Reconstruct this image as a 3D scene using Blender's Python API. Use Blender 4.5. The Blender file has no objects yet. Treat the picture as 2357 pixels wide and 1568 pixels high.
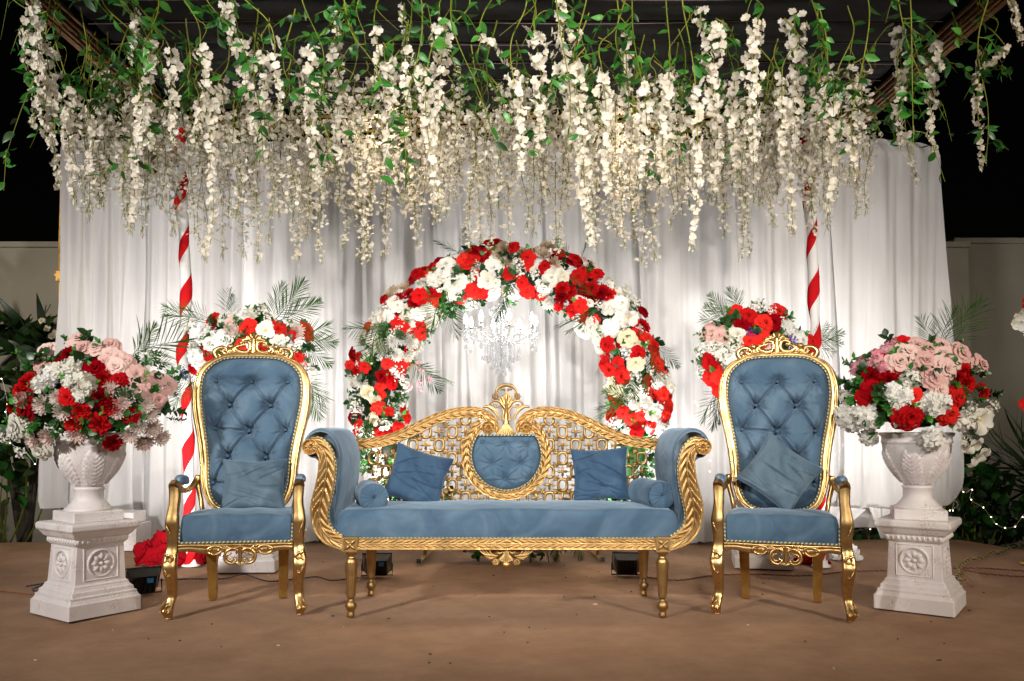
import bpy, math, random
import numpy as np
from mathutils import Vector, Matrix, Quaternion
PI = math.pi
R = math.radians
rng = random.Random(7)
nr = np.random.RandomState(11)
sc = bpy.context.scene
col = sc.collection

# ------------------------------------------------------------------ camera
CAM = Vector((0.0, -4.74, 1.06)); TILT = R(3.0); FPX = 1934.0; SH = 95.0
cd = bpy.data.cameras.new("camera"); cam = bpy.data.objects.new("camera", cd); col.objects.link(cam)
cam.location = CAM; cam.rotation_euler = (R(90) + TILT, 0, 0)
cd.sensor_width = 36; cd.lens = 36 * FPX / 2357; cd.shift_y = SH / 2357; cd.clip_end = 500
sc.camera = cam

# ------------------------------------------------------------------ world: night sky
w = bpy.data.worlds.new("World"); sc.world = w; w.use_nodes = True
nt = w.node_tree; bg = nt.nodes["Background"]
sky = nt.nodes.new("ShaderNodeTexSky"); sky.sky_type = 'NISHITA'; sky.sun_disc = False
sky.sun_elevation = R(0.5); sky.sun_rotation = R(180)
nt.links.new(sky.outputs[0], bg.inputs[0]); bg.inputs[1].default_value = 0.0008
vs = sc.view_settings; vs.view_transform = 'Standard'; vs.look = 'None'; vs.gamma = 1; vs.exposure = 0.0
try: vs.use_curve_mapping = False
except Exception: pass
sc.render.engine = 'CYCLES'
sc.cycles.max_bounces = 7; sc.cycles.diffuse_bounces = 3; sc.cycles.glossy_bounces = 3
sc.cycles.transmission_bounces = 5; sc.cycles.transparent_max_bounces = 12; sc.cycles.sample_clamp_indirect = 6

# ------------------------------------------------------------------ stage lamps standing outside the frame, in front of the stage
def aim(o, t): o.rotation_euler = (Vector(t) - o.location).to_track_quat('-Z', 'Y').to_euler()
def area(name, loc, tgt, W, sx, sy, c, spread=180):
    l = bpy.data.lights.new(name, 'AREA'); l.shape = 'RECTANGLE'; l.size = sx; l.size_y = sy; l.energy = W; l.color = c
    l.spread = R(spread); o = bpy.data.objects.new(name, l); col.objects.link(o); o.location = loc; aim(o, tgt); return o
def spot(name, loc, tgt, W, ang, blend, rad, c):
    l = bpy.data.lights.new(name, 'SPOT'); l.energy = W; l.spot_size = R(ang); l.spot_blend = blend; l.shadow_soft_size = rad; l.color = c
    o = bpy.data.objects.new(name, l); col.objects.link(o); o.location = loc; aim(o, tgt); return o
WARM = (1.0, 0.88, 0.74); NEUT = (1.0, 0.95, 0.895); COOL = (0.90, 0.95, 1.0)
spot("stage_spot_left", (-4.2, -5.2, 3.3), (-1.15, 1.1, 1.65), 1450, 64, 0.85, 0.16, NEUT)
spot("stage_spot_right", (4.4, -5.4, 3.2), (1.35, 1.1, 1.65), 1150, 64, 0.85, 0.16, WARM)
spot("stage_spot_middle", (0.5, -6.4, 2.9), (0.0, 1.6, 2.1), 2100, 52, 0.95, 0.30, NEUT)
# two lamps hung under the canopy, just above the flowers, and an unseen fill lamp added each side to brighten the wall
spot("canopy_lamp", (-0.9, 0.9, 3.30), (-0.2, 0.9, 0.0), 85, 120, 0.9, 0.18, (1.0, .82, .64))
spot("canopy_lamp", (1.0, 0.9, 3.30), (0.2, 0.9, 0.0), 85, 120, 0.9, 0.18, (1.0, .82, .64))
spot("wall_fill_left", (-6.5, 0.5, 2.6), (-4.2, 4.3, 1.2), 260, 90, 0.9, 0.2, WARM)
spot("wall_fill_right", (7.0, 1.0, 2.8), (5.2, 4.5, 1.2), 90, 90, 0.9, 0.2, WARM)

# ------------------------------------------------------------------ picture measurements -> places
def P(px, py, y):
    "the place seen at (px, py) of the 2357-wide view, on the upright plane at depth y"
    dx = (px - 1178.5) / FPX; v = (784 - py + SH) / FPX
    d = Vector((dx, -v * math.sin(TILT) + math.cos(TILT), v * math.cos(TILT) + math.sin(TILT)))
    return CAM + d * ((y - CAM.y) / d.y)
def G(px, py, z=0.0):
    dx = (px - 1178.5) / FPX; v = (784 - py + SH) / FPX
    d = Vector((dx, -v * math.sin(TILT) + math.cos(TILT), v * math.cos(TILT) + math.sin(TILT)))
    return CAM + d * ((z - CAM.z) / d.z)
def N(x, y): return (x / 1.283, y / 1.283)

# ------------------------------------------------------------------ materials
M = {}
def mat(name, c, rough=0.6, metal=0.0, **k):
    m = bpy.data.materials.new(name); m.use_nodes = True; b = m.node_tree.nodes["Principled BSDF"]
    b.inputs['Base Color'].default_value = (*c, 1); b.inputs['Roughness'].default_value = rough; b.inputs['Metallic'].default_value = metal
    for kk, v in k.items(): b.inputs[kk.replace('_', ' ')].default_value = v
    M[name] = m; return m
def nd(m, t, **k):
    n = m.node_tree.nodes.new(t)
    for a, v in k.items(): setattr(n, a, v)
    return n
def lk(m, a, b): m.node_tree.links.new(a, b)
def noise(m, scale, detail=4, rough=.55, co='Object', sc3=None):
    t = nd(m, 'ShaderNodeTexCoord'); n = nd(m, 'ShaderNodeTexNoise'); n.inputs['Scale'].default_value = scale
    n.inputs['Detail'].default_value = detail; n.inputs['Roughness'].default_value = rough
    if sc3:
        mp = nd(m, 'ShaderNodeMapping'); mp.inputs['Scale'].default_value = sc3; lk(m, t.outputs[co], mp.inputs[0]); lk(m, mp.outputs[0], n.inputs['Vector'])
    else: lk(m, t.outputs[co], n.inputs['Vector'])
    return n
def ramp(m, src, stops):
    r = nd(m, 'ShaderNodeValToRGB'); e = r.color_ramp.elements
    while len(e) < len(stops): e.new(0.5)
    for i, (p, c) in enumerate(stops):
        e[i].position = p; e[i].color = (*c, 1) if len(c) == 3 else c
    lk(m, src, r.inputs[0]); return r
def bump(m, src, strength, dist=0.01, prev=None):
    b = nd(m, 'ShaderNodeBump'); b.inputs['Strength'].default_value = strength; b.inputs['Distance'].default_value = dist
    lk(m, src, b.inputs['Height'])
    if prev: lk(m, prev.outputs[0], b.inputs['Normal'])
    return b
def bs(m): return m.node_tree.nodes["Principled BSDF"]
def noisy(name, c0, c1, scale, rough, bscale=None, bst=.3, bd=.005, lo=.35, hi=.65, co='Object', sc3=None, **k):
    m = mat(name, c0, rough, **k); n = noise(m, scale, co=co, sc3=sc3); r = ramp(m, n.outputs[0], [(lo, c0), (hi, c1)])
    lk(m, r.outputs[0], bs(m).inputs['Base Color'])
    if bscale:
        n2 = noise(m, bscale, 6, co=co, sc3=sc3); b = bump(m, n2.outputs[0], bst, bd); lk(m, b.outputs[0], bs(m).inputs['Normal'])
    return m
def gold(name, c, rough, bs_=60, st=.25):
    m = mat(name, c, rough, 1.0); n = noise(m, 14, 6, .65)
    r = ramp(m, n.outputs[0], [(.3, tuple(x * .62 for x in c)), (.5, c), (.75, (min(1, c[0] * 1.12), c[1] * 1.1, c[2] * 1.1))])
    lk(m, r.outputs[0], bs(m).inputs['Base Color'])
    rr = ramp(m, n.outputs[0], [(.3, (rough * 1.5,) * 3), (.7, (rough * .8,) * 3)]); lk(m, rr.outputs[0], bs(m).inputs['Roughness'])
    b = bump(m, noise(m, bs_, 5).outputs[0], st, .004); lk(m, b.outputs[0], bs(m).inputs['Normal']); return m
gold('sofa_gold', (.47, .305, .125), .36, 60, .12)
gold('chair_gold', (.60, .39, .16), .29, 35, .14)
gold('flat_gold', (.46, .27, .075), .42, 30, .1)
gold('copper_gold', (.28, .13, .045), .35, 30, .1)
def velvet(name, c0, c1, c2):
    m = mat(name, c0, .75); n = noise(m, 3.2, 4, .5); n.inputs['Distortion'].default_value = 1.6
    r = ramp(m, n.outputs[0], [(.34, c0), (.5, c1), (.66, c2)]); lk(m, r.outputs[0], bs(m).inputs['Base Color'])
    bs(m).inputs['Sheen Weight'].default_value = .40; bs(m).inputs['Sheen Roughness'].default_value = .45
    bs(m).inputs['Sheen Tint'].default_value = (.55, .72, .9, 1); bs(m).inputs['Specular IOR Level'].default_value = .15
    n2 = noise(m, 6, 4, .5, sc3=(1, 1, 1.6)); n2.inputs['Distortion'].default_value = .6
    b = bump(m, n2.outputs[0], .35, .02); n3 = noise(m, 420, 2); b2 = bump(m, n3.outputs[0], .12, .001, b)
    lk(m, b2.outputs[0], bs(m).inputs['Normal']); return m
velvet('blue_velvet', (.048, .092, .148), (.070, .126, .190), (.105, .168, .235))
velvet('light_velvet', (.055, .095, .135), (.085, .135, .18), (.12, .175, .225)); velvet('deep_velvet', (.024, .054, .105), (.034, .074, .135), (.050, .100, .165))
mat('cord_gold', (.62, .50, .18), .45, .4); mat('cord_blue', (.05, .10, .17), .8)
def cloth(name, c, trans, transp=0.0, bscale=7, sc3=(1, 1, .12), bst=.25):
    m = bpy.data.materials.new(name); m.use_nodes = True; M[name] = m; t = m.node_tree; t.nodes.clear()
    o = nd(m, 'ShaderNodeOutputMaterial'); d = nd(m, 'ShaderNodeBsdfDiffuse'); tr = nd(m, 'ShaderNodeBsdfTranslucent')
    n = noise(m, bscale, 5, sc3=sc3); r = ramp(m, n.outputs[0], [(.3, tuple(x * .93 for x in c)), (.7, c)])
    b = bump(m, n.outputs[0], bst, .03)
    wv = noise(m, 500, 1); b2 = bump(m, wv.outputs[0], .1, .001, b)
    for s in (d, tr): lk(m, r.outputs[0], s.inputs[0]); lk(m, b2.outputs[0], s.inputs['Normal'])
    mx = nd(m, 'ShaderNodeMixShader'); mx.inputs[0].default_value = trans; lk(m, d.outputs[0], mx.inputs[1]); lk(m, tr.outputs[0], mx.inputs[2])
    last = mx
    if transp:
        tp = nd(m, 'ShaderNodeBsdfTransparent'); m2 = nd(m, 'ShaderNodeMixShader'); m2.inputs[0].default_value = transp
        lk(m, mx.outputs[0], m2.inputs[1]); lk(m, tp.outputs[0], m2.inputs[2]); last = m2
    lk(m, last.outputs[0], o.inputs[0]); return m
cloth('curtain_cloth', (.80, .795, .80), .22, .09, bscale=16, sc3=(1, 1, .05), bst=.35)
cloth('lining_cloth', (.74, .74, .74), .2, 0)
cloth('white_wrap', (.80, .79, .78), .1, bst=.4)
cloth('red_wrap', (.55, .012, .016), .1, bst=.4)
cloth('red_cloth', (.17, .003, .006), .08, bscale=14, sc3=(1, 1, 1), bst=.6)
def petal(name, c0, c1, trans=.28, scale=25, gloss=.0):
    m = bpy.data.materials.new(name); m.use_nodes = True; M[name] = m; t = m.node_tree; t.nodes.clear()
    o = nd(m, 'ShaderNodeOutputMaterial'); d = nd(m, 'ShaderNodeBsdfDiffuse'); tr = nd(m, 'ShaderNodeBsdfTranslucent')
    oi = nd(m, 'ShaderNodeObjectInfo'); n = noise(m, scale, 3); ad = nd(m, 'ShaderNodeMath', operation='ADD'); ml = nd(m, 'ShaderNodeMath', operation='MULTIPLY_ADD')
    lk(m, oi.outputs['Random'], ml.inputs[0]); ml.inputs[1].default_value = .7; ml.inputs[2].default_value = -.35
    lk(m, n.outputs[0], ad.inputs[0]); lk(m, ml.outputs[0], ad.inputs[1])
    r = ramp(m, ad.outputs[0], [(.25, c0), (.75, c1)])
    for s in (d, tr): lk(m, r.outputs[0], s.inputs[0])
    mx = nd(m, 'ShaderNodeMixShader'); mx.inputs[0].default_value = trans; lk(m, d.outputs[0], mx.inputs[1]); lk(m, tr.outputs[0], mx.inputs[2])
    last = mx
    if gloss:
        g = nd(m, 'ShaderNodeBsdfGlossy'); g.inputs['Roughness'].default_value = .4; m2 = nd(m, 'ShaderNodeMixShader'); m2.inputs[0].default_value = gloss
        lk(m, mx.outputs[0], m2.inputs[1]); lk(m, g.outputs[0], m2.inputs[2]); last = m2
    lk(m, last.outputs[0], o.inputs[0]); return m
petal('wisteria', (.77, .71, .59), (.86, .82, .73), .42)
petal('p_red', (.22, .002, .006), (.58, .010, .012), .10)
petal('p_coral', (.42, .006, .009), (.78, .030, .022), .12)
petal('p_white', (.78, .76, .66), (.87, .86, .82), .22)
petal('p_cream', (.78, .70, .48), (.84, .77, .58), .25)
petal('p_champagne', (.70, .56, .42), (.80, .68, .54), .25)
petal('p_pink', (.70, .42, .38), (.86, .64, .58), .2)
petal('p_hotpink', (.80, .32, .40), (.85, .48, .53), .3)
petal('p_mum', (.82, .66, .60), (.86, .78, .72), .3)
petal('p_purple', (.10, .05, .30), (.18, .10, .45), .2)
mat('p_centre', (.02, .02, .015), .8); mat('p_yellow', (.7, .5, .06), .7)
petal('leaf_green', (.012, .075, .010), (.04, .19, .025), .2, 8, .05)
petal('leaf_bright', (.03, .19, .02), (.09, .33, .04), .3, 8, .05)
petal('leaf_dark', (.008, .040, .008), (.025, .080, .016), .15, 8, .06)
petal('palm_green', (.012, .042, .010), (.04, .095, .02), .08, 8, .0)
petal('vine', (.10, .13, .015), (.22, .23, .04), .0, 8)
petal('garden_leaf', (.010, .030, .006), (.03, .065, .014), .15, 8, .05)
mat('black_cloth', (.0045, .004, .0055), .9); mat('seam', (.13, .09, .085), .4)
mat('black_plastic', (.012, .012, .013), .4); mat('chrome', (.8, .8, .8), .12, 1.0); mat('blue_tape', (.02, .22, .5), .5)
mat('cable_black', (.02, .012, .012), .5); mat('cable_blue', (.012, .03, .10), .5); mat('cable_yellow', (.5, .42, .03), .5); mat('cable_red', (.35, .08, .05), .5)
m = noisy('carpet', (.31, .175, .098), (.41, .250, .150), 2.2, .97, 260, .8, .004, .3, .7)
q_ = m.node_tree.nodes['Principled BSDF'].inputs['Base Color'].links[0].from_socket; fb = noise(m, 420, 3, .7); fr_ = ramp(m, fb.outputs[0], [(.3, (.62, .62, .62)), (.7, (1.25, 1.22, 1.18))]); mm = nd(m, 'ShaderNodeMix', data_type='RGBA', blend_type='MULTIPLY'); mm.inputs[0].default_value = .8
lk(m, q_, mm.inputs[6]); lk(m, fr_.outputs[0], mm.inputs[7])
m3 = nd(m, 'ShaderNodeMix', data_type='RGBA', blend_type='MULTIPLY'); m3.inputs[0].default_value = 1.0; f2 = ramp(m, noise(m, 7, 8, .7).outputs[0], [(.35, (.88, .87, .86)), (.65, (1.06, 1.06, 1.06))]); lk(m, mm.outputs[2], m3.inputs[6]); lk(m, f2.outputs[0], m3.inputs[7]); lk(m, m3.outputs[2], bs(m).inputs['Base Color'])
wr_ = noise(m, 1.3, 2, .4, sc3=(.6, 1.5, 1)); wr_.inputs['Distortion'].default_value = .4; wb = bump(m, wr_.outputs[0], .35, .05, None); lk(m, wb.outputs[0], [n_ for n_ in m.node_tree.nodes if n_.type == 'BUMP'][0].inputs['Normal'])
noisy('soil', (.03, .025, .018), (.06, .045, .03), 3, .95, 20, .8, .03)
noisy('wall_paint', (.36, .34, .28), (.44, .41, .34), 1.3, .9, 40, .25, .004)
noisy('band_paint', (.30, .29, .25), (.06, .055, .04), 2.4, .9, 30, .5, .006, .54, .60)
# crackled white paint of the pedestals and urns
m = mat('crackle', (.78, .74, .74), .55); tc = nd(m, 'ShaderNodeTexCoord')
v = nd(m, 'ShaderNodeTexVoronoi', feature='DISTANCE_TO_EDGE'); v.inputs['Scale'].default_value = 62
dn = noise(m, 30, 3); mxv = nd(m, 'ShaderNodeMix', data_type='VECTOR'); mxv.inputs['Factor'].default_value = .035
lk(m, tc.outputs['Object'], mxv.inputs[4]); lk(m, dn.outputs[1], mxv.inputs[5]); lk(m, mxv.outputs[1], v.inputs['Vector'])
cr = ramp(m, v.outputs[0], [(.0, (1, 1, 1)), (.045, (0, 0, 0))]); pn = noise(m, 6.5, 4, .6); pr = ramp(m, pn.outputs[0], [(.47, (0, 0, 0)), (.58, (1, 1, 1))])
ml = nd(m, 'ShaderNodeMath', operation='MULTIPLY'); lk(m, cr.outputs[0], ml.inputs[0]); lk(m, pr.outputs[0], ml.inputs[1])
mc = nd(m, 'ShaderNodeMix', data_type='RGBA'); lk(m, ml.outputs[0], mc.inputs[0])
br = ramp(m, noise(m, 4, 4).outputs[0], [(.3, (.70, .64, .66)), (.65, (.80, .77, .75))]); lk(m, br.outputs[0], mc.inputs[6]); mc.inputs[7].default_value = (.36, .20, .17, 1)
lk(m, mc.outputs[2], bs(m).inputs['Base Color']); bb = bump(m, ml.outputs[0], -.35, .003); bb2 = bump(m, noise(m, 70, 4).outputs[0], .25, .003, bb); lk(m, bb2.outputs[0], bs(m).inputs['Normal'])
# crystal: thin clear glass
m = bpy.data.materials.new('crystal'); m.use_nodes = True; M['crystal'] = m; m.node_tree.nodes.clear()
o = nd(m, 'ShaderNodeOutputMaterial'); g = nd(m, 'ShaderNodeBsdfGlossy'); g.inputs['Roughness'].default_value = .06; g.inputs[0].default_value = (1, 1, 1, 1)
tp = nd(m, 'ShaderNodeBsdfTransparent'); tp.inputs[0].default_value = (.72, .74, .78, 1); lw = nd(m, 'ShaderNodeLayerWeight'); lw.inputs[0].default_value = .6
mx = nd(m, 'ShaderNodeMixShader'); lk(m, lw.outputs['Facing'], mx.inputs[0]); lk(m, tp.outputs[0], mx.inputs[1]); lk(m, g.outputs[0], mx.inputs[2]); df = nd(m, 'ShaderNodeBsdfDiffuse'); df.inputs[0].default_value = (.95, .95, .95, 1); m2 = nd(m, 'ShaderNodeMixShader'); m2.inputs[0].default_value = .14; lk(m, mx.outputs[0], m2.inputs[1]); lk(m, df.outputs[0], m2.inputs[2]); lk(m, m2.outputs[0], o.inputs[0])
def emit(name, c, s):
    m = mat(name, c, .5); bs(m).inputs['Emission Color'].default_value = (*c, 1); bs(m).inputs['Emission Strength'].default_value = s; return m
emit('bulb_glow', (1, .97, .93), 55); emit('flood_glow', (1, .93, .84), 14); emit('fairy_glow', (1, .78, .5), 12)

# ------------------------------------------------------------------ mesh helpers
class MB:
    def __init__(s): s.v = []; s.f = []; s.m = []
    def add(s, v, f, mi=0):
        b = len(s.v); s.v.extend([tuple(p) for p in v]); s.f.extend([tuple(i + b for i in q) for q in f]); s.m.extend([mi] * len(f)); return s
    def grid(s, A, mi=0, closeu=False, closev=False):
        nu, nv = A.shape[0], A.shape[1]; b = len(s.v); s.v.extend(map(tuple, A.reshape(-1, 3).tolist()))
        for i in range(nu if closeu else nu - 1):
            i2 = (i + 1) % nu
            for j in range(nv if closev else nv - 1):
                j2 = (j + 1) % nv
                s.f.append((b + i * nv + j, b + i2 * nv + j, b + i2 * nv + j2, b + i * nv + j2))
                s.m.append(mi(i, j) if callable(mi) else mi)
        return b
    def box(s, c, h, mi=0, rz=0, taper=1.0):
        v = []
        for z in (-1, 1):
            t = taper if z > 0 else 1
            for x, y in ((-1, -1), (1, -1), (1, 1), (-1, 1)):
                a, b_ = x * h[0] * t, y * h[1] * t
                v.append((c[0] + a * math.cos(rz) - b_ * math.sin(rz), c[1] + a * math.sin(rz) + b_ * math.cos(rz), c[2] + z * h[2]))
        return s.add(v, [(3, 2, 1, 0), (4, 5, 6, 7), (0, 1, 5, 4), (1, 2, 6, 5), (2, 3, 7, 6), (3, 0, 4, 7)], mi)
    def tube(s, pts, r, n=6, mi=0, cap=True, sx=1.0, stripe=None, up=None):
        "pts: list of 3-D points, r: radius or list"
        A = np.array([tuple(p) for p in pts], float); k = len(A)
        rr = np.full(k, float(r)) if np.isscalar(r) else np.interp(np.linspace(0, 1, k), np.linspace(0, 1, len(r)), r)
        T = np.gradient(A, axis=0); T /= (np.linalg.norm(T, axis=1)[:, None] + 1e-12)
        if up is not None:
            u = np.tile(np.array(up, float), (k, 1)); u -= (u * T).sum(1)[:, None] * T; u /= np.linalg.norm(u, axis=1)[:, None] + 1e-12
        else:
            u0 = np.array((0, 0, 1.)) if abs(T[0][2]) < .9 else np.array((1., 0, 0)); u = np.zeros_like(A)
            for i in range(k):
                u0 = u0 - (u0 @ T[i]) * T[i]; u0 /= np.linalg.norm(u0) + 1e-12; u[i] = u0
        w_ = np.cross(T, u); a = np.arange(n) * 2 * PI / n
        G_ = A[:, None] + rr[:, None, None] * (np.cos(a)[None, :, None] * u[:, None] * sx + np.sin(a)[None, :, None] * w_[:, None])
        b = s.grid(G_, stripe or mi, closev=True)
        if cap:
            s.f.append(tuple(b + i for i in range(n))[::-1]); s.f.append(tuple(b + (k - 1) * n + i for i in range(n)))
            m0 = mi if not callable(mi) else 0; s.m += [m0, m0]
        return s
    def lathe(s, prof, n=24, c=(0, 0, 0), mi=0, flute=None, axis=None):
        Pf = np.array(prof, float); a = np.arange(n) * 2 * PI / n
        rr = Pf[:, 0][:, None] * np.ones(n)[None]
        if flute is not None: rr = rr * flute(Pf[:, 1][:, None], a[None])
        A = np.stack([rr * np.cos(a), rr * np.sin(a), Pf[:, 1][:, None] + 0 * rr], 2)
        if axis is not None:
            Rm = np.array(Vector((0, 0, 1)).rotation_difference(Vector(axis)).to_matrix()); A = A @ Rm.T
        s.grid(A + np.array(c), mi, closev=True); return s
    def ball(s, c, r, n=8, mi=0, sz=1.0):
        t = np.linspace(-PI / 2, PI / 2, max(4, n // 2 + 1)); return s.lathe([(r * math.cos(q) + 1e-5, r * sz * math.sin(q)) for q in t], n, c, mi)
    def xf(s, Mx):
        R3 = np.array(Mx.to_3x3()); t = np.array(Mx.translation); A = np.array(s.v) @ R3.T + t; s.v = list(map(tuple, A.tolist())); return s
    def mesh(s, name, mats, smooth=True):
        me = bpy.data.meshes.new(name); me.from_pydata(s.v, [], s.f)
        for q in ([mats] if isinstance(mats, str) else mats): me.materials.append(M[q])
        me.polygons.foreach_set('material_index', s.m)
        me.polygons.foreach_set('use_smooth', [bool(smooth)] * len(s.f)); me.update(); return me
def cr(pts, n=8, closed=False):
    "Catmull-Rom through points, any dimension"
    Q = np.array([tuple(p) for p in pts], float); k = len(Q)
    if closed: E = np.vstack([Q[-1], Q, Q[0], Q[1]]); segs = k
    else: E = np.vstack([2 * Q[0] - Q[1], Q, 2 * Q[-1] - Q[-2]]); segs = k - 1
    out = []
    for i in range(segs):
        p0, p1, p2, p3 = E[i], E[i + 1], E[i + 2], E[i + 3]
        for t in np.arange(n) / n: out.append(.5 * (2 * p1 + (p2 - p0) * t + (2 * p0 - 5 * p1 + 4 * p2 - p3) * t * t + (3 * p1 - p0 - 3 * p2 + p3) * t ** 3))
    if not closed: out.append(Q[-1])
    return np.array(out)
def resample(A, n, closed=False):
    A = np.array(A, float)
    if closed: A = np.vstack([A, A[0]])
    d = np.r_[0, np.cumsum(np.linalg.norm(np.diff(A, axis=0), axis=1))]; t = np.linspace(0, d[-1], n + 1 if closed else n)
    out = np.stack([np.interp(t, d, A[:, i]) for i in range(A.shape[1])], 1); return out[:-1] if closed else out
def obj(name, data, parent=None, loc=None, mx=None):
    o = bpy.data.objects.new(name, data); col.objects.link(o)
    if parent: o.parent = parent
    if loc is not None: o.location = loc
    if mx is not None: o.matrix_basis = mx
    return o
def tag(o, label=None, cat=None, group=None, kind=None):
    if label: o['label'] = label
    if cat: o['category'] = cat
    if group: o['group'] = group
    if kind: o['kind'] = kind
    return o
def thing(name, label, cat, loc=(0, 0, 0), rz=0, group=None):
    o = bpy.data.objects.new(name, None); col.objects.link(o); o.location = loc; o.rotation_euler = (0, 0, rz); o.empty_display_size = .1
    return tag(o, label, cat, group)
def part(name, mb, mats, parent=None, world=False, smooth=True):
    "world: the mesh was built in world coordinates and the parent is not turned"
    if world and parent:
        mb.xf(Matrix.Translation(-Vector(parent.location)))
    return obj(name, mb.mesh(name, mats, smooth), parent)
def copy_tree(o, loc=None, rz=None):
    c = o.copy(); col.objects.link(c)
    if loc is not None: c.location = loc
    if rz is not None: c.rotation_euler = (0, 0, rz)
    for ch in list(o.children):
        d = ch.copy(); col.objects.link(d); d.parent = c
        for g_ in list(ch.children):
            e = g_.copy(); col.objects.link(e); e.parent = d
    return c
def orient(loc, d, s=1.0, spin=None):
    q = Vector((0, 0, 1)).rotation_difference(Vector(d).normalized()); sp = Quaternion((0, 0, 1), rng.uniform(0, 2 * PI) if spin is None else spin)
    return Matrix.LocRotScale(Vector(loc), q @ sp, Vector((s, s, s)) if np.isscalar(s) else Vector(s))
# ================================================================== THE SETTING
# stage carpet: slightly wrinkled sheet with its own edge and thickness
def gxy(px, py): p = G(px, py); return (p.x, p.y)
back = [(-7.5, 2.75), gxy(60, 1246), (-3.2, 3.25), (3.4, 3.25), gxy(2205, 1240), gxy(2357, 1264), (6.2, 1.7)]
bx = np.array([p[0] for p in back]); by = np.array([p[1] for p in back])
nu, nv = 220, 150; X = np.linspace(-7.5, 6.2, nu); A = np.zeros((nu, nv, 3))
for i, x in enumerate(X):
    ye = np.interp(x, bx, by); yy = np.linspace(-6.2, ye, nv); A[i, :, 0] = x; A[i, :, 1] = yy
    wv = .006 * np.sin(yy * 3.1 + .6 * math.sin(x * .7)) + .005 * np.exp(-((yy + .62 + .10 * math.sin(x * .9)) / .05) ** 2) + .004 * np.exp(-((yy + 1.15 + .15 * math.sin(x * .6 + 2)) / .06) ** 2) + .003 * np.sin(yy * 7.3 + x * .9) * np.sin(x * 1.3 + yy) + .002 * np.sin(x * 5 + yy * 2.2)
    A[i, :, 2] = np.clip(wv, -.008, .010) * np.clip((.0 - yy) * 3 + .4, .35, 1) - .010
mb = MB(); mb.grid(A); E_ = A[:, -1].copy(); E2 = E_.copy(); E2[:, 2] = -.32; mb.grid(np.stack([E_, E2], 1))
tag(part('stage_carpet', mb, 'carpet'), kind='structure')
mb = MB(); mb.add([(-40, -20, -.3), (40, -20, -.3), (40, 60, -.3), (-40, 60, -.3)], [(0, 1, 2, 3)]); tag(part('ground', mb, 'soil'), kind='structure')
# crumbs, bits of leaf and petals lying on the carpet
mb = MB()
for k in range(110):
    x = rng.uniform(-3.2, 3.2); y = rng.uniform(-1.2, 2.6); s = rng.uniform(.002, .0055); a = rng.uniform(0, PI)
    mb.box((x, y, .003), (s * rng.uniform(.6, 2.5), s * .5, .0025), rng.choice([0, 0, 1, 2]), a)
tag(part('floor_litter', mb, ['leaf_dark', 'p_champagne', 'cable_black'], smooth=False), 'scattered crumbs, stem bits and petal scraps on the brown stage carpet', 'litter', kind='stuff')

# boundary walls behind the drapery
YW = 4.3
wt = P(60, 571, YW).z; xr = P(2229, 600, YW).x
def wall(label, x0, x1, y, z1, band=None):
    t = thing('boundary_wall', label, 'wall', (x0, y, -.3)); mb = MB(); z0 = -.3 if band is None else band + .002
    mb.box(((x0 + x1) / 2, y + .12, (z0 + z1) / 2), ((x1 - x0) / 2, .12, (z1 - z0) / 2)); part('wall_face', mb, 'wall_paint', t, True, False)
    mb = MB(); mb.box(((x0 + x1) / 2, y + .1, z1 + .03), ((x1 - x0) / 2 + .0, .16, .028)); part('coping', mb, 'wall_paint', t, True, False)
    if band is not None:
        mb = MB(); mb.box(((x0 + x1) / 2, y + .105, (band - .3) / 2), ((x1 - x0) / 2, .125, (band + .3) / 2)); part('painted_band', mb, 'band_paint', t, True, False)
wall('beige rendered garden wall behind the drapery with a peeling white lower band', -9, xr, YW, wt, P(60, 1157, YW).z)
wall('dim brownish garden wall at the far right behind the spiky plant', xr + .01, 12, YW + .35, P(2300, 562, YW + .35).z)

# ------------------------------------------------------------------ drapery backdrop
YC = 2.9
def wavef(X, V, seed):
    q = random.Random(seed); y = 0 * X
    for f, a in ((1.1, .03), (2.3, .03), (4.1, .03), (6.7, .018), (10.3, .012), (17.0, .005)):
        ph = q.uniform(0, 6.28); sl = q.uniform(-.35, .35); y = y + a * q.uniform(.6, 1.2) * np.sin(2 * PI * f * (X + sl * V * .12) / 1.3 + ph + .35 * np.sin(1.1 * V + ph))
    # rounded pleats with flat cloth between them
    for k in range(16):
        c = q.uniform(-4.4, 4.4); sl = q.uniform(-.06, .06); wd = q.uniform(.02, .05); y = y - q.uniform(.03, .06) * np.exp(-((X - c - sl * V) / wd) ** 2)
    for k in range(34):
        c = q.uniform(-4.4, 4.4); sl = q.uniform(-.10, .10); wd = q.uniform(.012, .03); y = y + q.uniform(.01, .03) * np.tanh((X - c - sl * V) / wd) * np.exp(-((X - c - sl * V) / .12) ** 2)
    return y
bd = thing('drapery_backdrop', 'wide white pleated drapery hanging behind the whole stage', 'drapery', (0, YC, 0))
xl, xrr = P(143, 360, YC).x, P(2163, 360, YC).x; ztop = P(1178, 326, YC).z
edgeL = cr([(P(a, b, YC).x, P(a, b, YC).z) for a, b in ((150, 328), (143, 360), (142, 600), (135, 760), (122, 950), (107, 1080), (108, 1150), (118, 1172))], 8)
edgeR = cr([(P(a, b, YC).x, P(a, b, YC).z) for a, b in ((2128, 326), (2158, 352), (2162, 420), (2174, 600), (2184, 720), (2200, 900), (2210, 1060), (2203, 1130), (2175, 1180))], 8)
hemx = [107, 160, 240, 300, 330, 420, 700, 1500, 1700, 1820, 1905, 1925, 1990, 2040, 2140, 2200, 2215]
hemy = [1165, 1172, 1180, 1235, 1240, 1243, 1245, 1245, 1245, 1243, 1240, 1180, 1170, 1168, 1166, 1160, 1120]
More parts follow.
